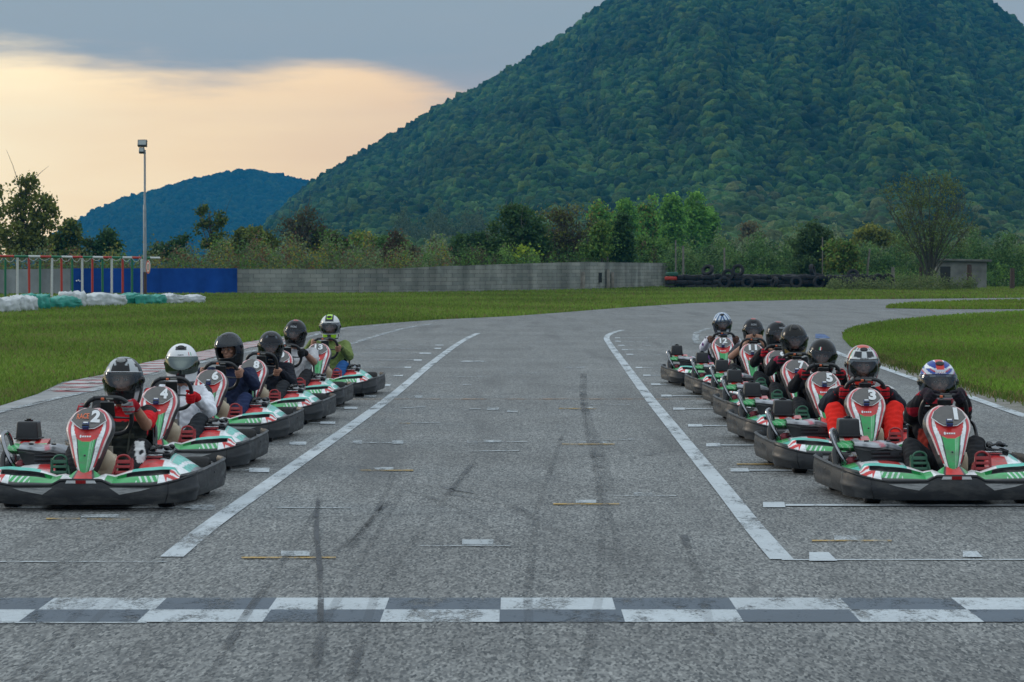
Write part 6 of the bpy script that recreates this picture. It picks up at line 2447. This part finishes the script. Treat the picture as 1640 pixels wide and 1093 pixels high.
    for s in (-1, 1):
        f = MB()
        f.cap(AN[s] + Vector((0, .035, -.035)), TO[s], 0.043, 0.040, 12)
        f.cap(TO[s], TO[s] + Vector((s * .004, -.012, .045)), 0.040, 0.034, 12)
        f.cap(AN[s], AN[s] + Vector((0, .0, .04)), 0.045, 0.047, 12)
        bake(f, "shoe", 0.009, 2, solid(spec.get('shoes', (0.02, 0.02, 0.022))), M_cloth, root)
        if spec.get('gloves') and s in spec.get('glove_sides', (-1, 1)):
            gl = MB()
            hand(gl, WR_[s], *GP[s], s, 0.0035)
            gl.cap(WR_[s].lerp(EL[s], -0.02), WR_[s].lerp(EL[s], 0.16), 0.034, 0.041, 12)
            g1, g2 = spec['gloves']
            Pn = np.array(GP[s][0])
            wr = np.array(WR_[s])

            def gcol(co, g1=g1, g2=g2, Pn=Pn, wr=wr):
                c_ = np.tile(np.array(g1), (len(co), 1))
                far = (np.linalg.norm(co - wr, axis=1) < 0.055) | (np.sin(co[:, 2] * 160) > 0.72)
                c_[far] = g2
                return c_
            bake(gl, "glove", 0.0052, 1, gcol, M_cloth, root)
    if spec.get('strap'):
        for s in (-1, 1):
            pts = catmull([SH[s] + Vector((-s * .09, -.085, .06)), chest + Vector((s * .07, -.145, .02)), hip + Vector((s * .06, -.16, .12))], 6)
            MB().tube(pts, 0.022, 8, flat=.25).obj("vest_strap", mat("vest_webbing", (0.05, 0.055, 0.04), 0.8), root)
        MB().box(chest + Vector((0, -.150, -.02)), (0.20, 0.012, 0.035), rot=(0.1, 0, 0), bev=0.004).obj("vest_strap", mat("vest_webbing", (0.05, 0.055, 0.04), 0.8), root)
        MB().box(chest + Vector((0.05, -.160, .03)), (0.05, 0.012, 0.014), bev=0.003).obj("buckle", M_steel, root)
    if spec.get('watch'):
        s = 1
        q = WR_[s].lerp(EL[s], 0.10)
        d = (EL[s] - WR_[s]).normalized()
        MB().tube([q - d * .010, q + d * .010], 0.036, 14).obj("wristwatch", M_blk, root)
    # ---- helmet
    hs = spec.get('helmet_scale', 1.0)
    h = helm_surface(helm_style(spec['helmet']), "helmet", root)
    MX = Matrix.Translation(headc) @ HM.to_4x4() @ Matrix.Scale(hs, 4)
    h.matrix_local = MX
    vm = spec.get('visor', 'smoked')
    if vm == 'up':
        def vf(u, v):
            ph = -(u * 2 - 1) * 1.42
            return helm_pt(ph, 0.125 - 0.095 * v, 0.010)
    else:
        def vf(u, v):
            q = u * 2 - 1
            ph = -q * 1.42
            zb = -0.092 + 0.026 * abs(q) ** 2.5
            return helm_pt(ph, 0.050 + (zb - 0.050) * v, 0.0065)
    MB().surf(vf, 48, 12).obj("visor", {'smoked': M_visor, 'up': M_visor, 'clear': M_visor_clear, 'mirror': M_visor_mirror}[vm], h, normals=False, angle=80)
    for s in (-1, 1):
        p_ = helm_pt(s * 1.50, 0.0 if vm != 'up' else 0.02, 0.004)
        MB().ell(p_, (0.010, 0.024, 0.024)).obj("visor_pivot", M_blk2, h)
    vz = spec.get('vent', True)
    if vz:
        p_ = helm_pt(0, 0.128, 0.004)
        vn = MB()
        vn.ell(p_, (0.032, 0.020, 0.008), rot=(0.9, 0, 0))
        vn.obj("top_vent", M_blk2 if spec['helmet'] != 'black_white' else M_refl, h)
    p_ = helm_pt(0, -0.125, 0.002)
    MB().ell(p_, (0.026, 0.010, 0.013)).obj("chin_vent", M_blk2, h)
    # rim line under the visor
    pts = [helm_pt(-1.35 + 2.7 * q / 24, 0.052, 0.004) for q in range(25)]
    MB().tube(pts, 0.0032, 5).obj("visor_seal", M_blk2 if spec['helmet'] not in ('black_white',) else M_chrome, h)
    if spec.get('htext'):
        txt, w_, hh, zc, mt = spec['htext']
        tb = MB()
        add_text(tb, txt, lambda a, b: helm_pt(a / 0.137, zc + b, 0.004), w_, hh, bold=0.02)
        tb.obj("helmet_lettering", mt, h, smooth=False)
    if spec.get('badge'):
        for q, m_ in ((-1, M_green_b), (0, M_white), (1, M_red_b)):
            vs = [helm_pt(-0.20 + (q * 0.010 + a * 0.005) / 0.137, 0.075 + b * 0.016 * (1 - 0.25 * abs(q)), 0.004) for a, b in [(-1, -1), (1, -1), (1, 1), (-1, 1)]]
            MB().add(vs, [(0, 1, 2, 3)]).obj("badge_stripe", m_, h, smooth=False)
    return root


M_skin_attr = mat("skin_tone", 'attr', 0.5, 0, 0.12, 0.05, 30, spec=0.35)
M_green_b = mat("badge_green", (0.01, 0.3, 0.08), 0.4)
M_red_b = mat("badge_red", (0.5, 0.02, 0.02), 0.4)


def C_(c_, n):
    return np.tile(np.array(c_, float), (n, 1))


def j_plain(c1, yoke=None, yz=0.0, side=None, strip_=None):
    """suit colours by position: shoulder yoke, side panels, centre strip"""
    def f(co, sh, chest, el):
        c_ = C_(c1, len(co))
        if side is not None:
            m_ = np.abs(co[:, 0] - chest[0]) > 0.205
            c_[m_] = side
        if strip_ is not None:
            m_ = np.abs(co[:, 0] - chest[0]) < 0.05
            c_[m_] = strip_
        if yoke is not None:
            for s in (-1, 1):
                d = np.linalg.norm(co - sh[s], axis=1)
                c_[d < 0.115 + yz] = yoke
        return c_
    return f


def j_k1(co, sh, chest, el):
    c_ = C_((0.018, 0.018, 0.022), len(co))
    for s in (-1, 1):
        d = np.linalg.norm(co - el[s], axis=1)
        fore = (co[:, 1] < el[s][1] + 0.01) & (d < 0.24) & (d > 0.05) & (s * (co[:, 0] - chest[0]) > 0)
        c_[fore & (np.abs(np.sin(co[:, 2] * 16)) < 0.75)] = (0.40, 0.012, 0.03)
        d2 = np.linalg.norm(co - (sh[s] + np.array([s * 0.03, -.03, .04])), axis=1)
        c_[d2 < 0.05] = (0.5, 0.5, 0.5)
    m_ = (np.abs(np.abs(co[:, 0] - chest[0]) - 0.12) < 0.03) & (co[:, 2] < chest[2] + .02)
    c_[m_] = (0.28, 0.03, 0.02)
    return c_


def j_k3(co, sh, chest, el):
    c_ = C_((0.020, 0.024, 0.034), len(co))
    m_ = (np.abs(co[:, 0] - chest[0]) < 0.13) & (co[:, 2] < chest[2] + 0.12)
    c_[m_] = (0.72, 0.022, 0.016)
    for s in (-1, 1):
        d = np.linalg.norm(co - (sh[s] + np.array([-s * 0.02, 0, 0.05])), axis=1)
        c_[d < 0.075] = (0.72, 0.022, 0.016)
        d = np.linalg.norm(co - (sh[s] + np.array([s * 0.035, -0.02, 0.05])), axis=1)
        c_[d < 0.048] = (0.6, 0.6, 0.6)
    return c_


def j_k2(co, sh, chest, el):
    c_ = C_((0.66, 0.014, 0.022), len(co))
    m_ = (np.abs(co[:, 0] - chest[0]) < 0.175) & (co[:, 2] < chest[2] + 0.085)
    c_[m_] = (0.022, 0.026, 0.024)
    m_ = m_ & (np.sin(co[:, 2] * 90) > 0.8)
    c_[m_] = (0.05, 0.055, 0.045)
    for s in (-1, 1):
        d = np.linalg.norm((co - (sh[s] + np.array([s * 0.01, -0.02, 0.05]))) * np.array([1, .7, 1.5]), axis=1)
        c_[d < 0.075] = (0.03, 0.03, 0.034)
    return c_


def j_k4(co, sh, chest, el):
    c_ = C_((0.80, 0.82, 0.88), len(co))
    for s in (-1, 1):
        d = np.linalg.norm((co - (sh[s] + np.array([s * 0.045, 0.0, 0.0]))) * np.array([1.3, 1, .7]), axis=1)
        c_[d < 0.075] = (0.03, 0.03, 0.036)
    m_ = (np.abs(co[:, 0] - chest[0] + 0.02) < 0.012) & (co[:, 1] < chest[1])
    c_[m_] = (0.2, 0.2, 0.22)
    return c_


def j_k12(co, sh, chest, el):
    c_ = C_((0.62, 0.64, 0.72), len(co))
    for s in (-1, 1):
        d = np.linalg.norm(co - (sh[s] + np.array([s * 0.02, -0.02, 0.02])), axis=1)
        c_[(d < 0.07) & (np.sin(co[:, 0] * 110 + co[:, 2] * 50) > 0)] = (0.03, 0.03, 0.05)
        d = np.linalg.norm(co - (el[s] + np.array([0, -.08, 0.05])), axis=1)
        c_[d < 0.03] = (0.16, 0.06, 0.22)
    c_[(np.abs(co[:, 0] - chest[0]) < 0.022) & (co[:, 2] > chest[2])] = (0.16, 0.17, 0.2)
    return c_


def t_plain(c1, patch=None, pc_=None, side=None):
    def f(co, kn):
        c_ = C_(c1, len(co))
        if patch is not None:
            for s in (side if side else (-1, 1)):
                q = kn[s] + np.array(patch) * np.array([s, 1, 1])
                d = co - q
                c_[(np.abs(d[:, 0] + .35 * d[:, 2]) < 0.034) & (np.abs(d[:, 2]) < 0.070) & (d[:, 1] < 0.05) & (np.hypot(d[:, 0] - .005, d[:, 2]) > 0.016)] = pc_
        return c_
    return f


def t_k3(co, kn):
    c_ = C_((0.74, 0.022, 0.014), len(co))
    c_[(co[:, 2] < 0.27) & (co[:, 1] < -0.25)] = (0.03, 0.02, 0.022)
    return c_


M_dimwhite = mat("dim_white_print", (0.45, 0.47, 0.5), 0.5)
DK = (0.018, 0.019, 0.022)
SPECS = {
    "1": dict(label="person in blue, white and red helmet and black suit, in kart 1", helmet="blue_red", visor="clear", jacket=j_k1, trousers=t_plain(DK), gloves=((0.016, 0.014, 0.020), (0.03, 0.02, 0.03)),
              hands={-1: (0.098, 0.140), 1: (0.098, 0.140)}, hx=-0.005, rise=-0.02, pitch=2, glasses=True, htext=("SHARK", 0.085, 0.017, 0.068, M_white), elbow_out=0.6, helmet_scale=1.04),
    "2": dict(label="person in red T-shirt, dark vest and black-silver helmet, in kart 2", helmet="black_white", visor="clear", jacket=j_k2, trousers=t_plain(DK, (0.01, -0.045, -0.02), (0.6, 0.6, 0.6), (1,)), gloves=((0.20, 0.20, 0.21), (0.34, 0.01, 0.02)),
              short=True, jname="t_shirt", strap=True, skin=(0.38, 0.19, 0.12), hx=0.01, yaw=-3, pitch=3, steer=-4, helmet_scale=1.06, rise=0.01, hands={-1: (0.168, 0.03), 1: (0.135, 0.085)}, elbow_out=0.25),
    "3": dict(label="person in red suit with dark sleeves and patterned helmet, in kart 3", helmet="multi", visor="clear", jacket=j_k3, trousers=t_k3, gloves=((0.42, 0.012, 0.02), (0.03, 0.02, 0.025)), fat=1.12, rise=0.01, helmet_scale=1.04,
              hands={-1: (0.165, 0.03), 1: (0.165, 0.03)}, knee_out=0.35, leg=0.51, elbow_out=0.55, htext=("NITRO", 0.07, 0.012, 0.060, M_blk)),
    "4": dict(label="person in a white helmet with mirrored visor, white suit and red gloves in kart 4", helmet="white", visor="mirror", jacket=j_k4, trousers=t_plain((0.022, 0.026, 0.032)), gloves=((0.55, 0.012, 0.018), (0.50, 0.012, 0.018)),
              rise=0.015, yaw=2, pitch=0, helmet_scale=1.03, hands={-1: (0.172, 0.00), 1: (0.150, -0.03)}, vent=True, htext=("NORTH", 0.05, 0.010, 0.068, M_blk)),
    "5": dict(label="person in plain black helmet with small green-white-red badge, in kart 5", helmet="plain", visor="clear", jacket=j_plain(DK, (0.45, 0.01, 0.02), -0.045), trousers=t_plain(DK), gloves=((0.018, 0.014, 0.016), (0.42, 0.01, 0.02)),
              yaw=-6, pitch=-6, roll=4, dx=0.015, badge=True, vent=False, rise=-0.02, helmet_scale=1.02),
    "6": dict(label="person in a dark helmet with raised visor, navy sweatshirt and bare hands in kart 6", helmet="dark_blue", visor="up", jacket=j_plain((0.020, 0.028, 0.065)), trousers=t_plain((0.018, 0.030, 0.085)), jname="sweatshirt",
              yaw=-16, pitch=-4, roll=-4, fat=1.05, cuff=True, rise=0.025, skin=(0.36, 0.19, 0.13), helmet_scale=1.03, hands={-1: (0.165, 0.05), 1: (0.168, 0.04)}),
    "7": dict(label="person in a matt black and gold helmet and black-red gloves in kart 7", helmet="gold_black", visor="clear", jacket=j_plain(DK), trousers=t_plain(DK), gloves=((0.016, 0.015, 0.02), (0.30, 0.012, 0.05)), yaw=3, pitch=-7, roll=-3, dx=-0.02, rise=0.045, helmet_scale=1.08,
              hands={-1: (0.165, 0.06), 1: (0.165, 0.05)}),
    "8": dict(label="person in glossy black helmet and black jacket, in kart 8", helmet="dark_gloss", visor="clear", jacket=j_plain((0.016, 0.018, 0.026)), trousers=t_plain((0.024, 0.027, 0.032)), yaw=7, pitch=-9, roll=3, dx=0.02, rise=-0.03,
              hands={-1: (0.160, -0.05), 1: (0.155, -0.07)}, helmet_scale=1.02),
    "9": dict(label="person looking sideways, half hidden behind the gold-trimmed helmet, in kart 9", helmet="grey_red", visor="clear", jacket=j_plain(DK), trousers=t_plain(DK), gloves=((0.42, 0.01, 0.02), (0.016, 0.014, 0.02)), yaw=22, pitch=-2, htext=("RACING", 0.085, 0.020, 0.085, M_dimwhite), rise=0.02),
    "10": dict(label="person in white T-shirt and lettered black helmet, fifth in left row", helmet="grey_red", visor="clear", jacket=j_plain((0.50, 0.50, 0.52)), trousers=t_plain((0.022, 0.022, 0.026)), gloves=((0.016, 0.016, 0.018), (0.02, 0.02, 0.022)), short=True, jname="t_shirt", rise=0.04,
               yaw=-8, roll=5, dx=0.03, skin=(0.33, 0.17, 0.12), htext=("RACING", 0.085, 0.022, 0.085, M_dimwhite), fat=1.08),
    "11": dict(label="person holding both bare hands up to a grey-black helmet, in kart 11", helmet="grey_red", visor="clear", jacket=j_plain((0.05, 0.055, 0.065)), trousers=t_plain(DK), short=True, jname="t_shirt", face_hands=True, skin=(0.40, 0.21, 0.14), htext=("RACING", 0.085, 0.022, 0.085, M_dimwhite), fat=1.05, rise=0.005, knee_out=0.7),
    "12": dict(label="person in a silver and blue helmet and white suit with dark flecks in kart 12", helmet="silver_blue", visor="clear", jacket=j_k12, trousers=t_plain(DK, (0, 0, 0), (0.14, 0.05, 0.2)), glasses=True, roll=-4, dx=-0.02, skin=(0.32, 0.15, 0.10), rise=0.03, gloves=((0.10, 0.05, 0.04), (0.12, 0.07, 0.05))),
    "13": dict(label="person in white and lime helmet, olive-green jumper and blue jeans, in kart 13", helmet="lime", visor="clear", jacket=j_plain((0.18, 0.24, 0.075)), trousers=t_plain((0.02, 0.09, 0.26)), jname="jumper", cuff=True, yaw=-2, pitch=-2, rise=0.05, watch=True, fat=1.05,
               skin=(0.36, 0.18, 0.12), steer=-18, hands={-1: (0.163, 0.04), 1: (0.150, 0.06)}),
}
for num, x, dc, hpx in KARTS:
    SPECS[num].setdefault('dx', 0.0)
    driver(num, SPECS[num])
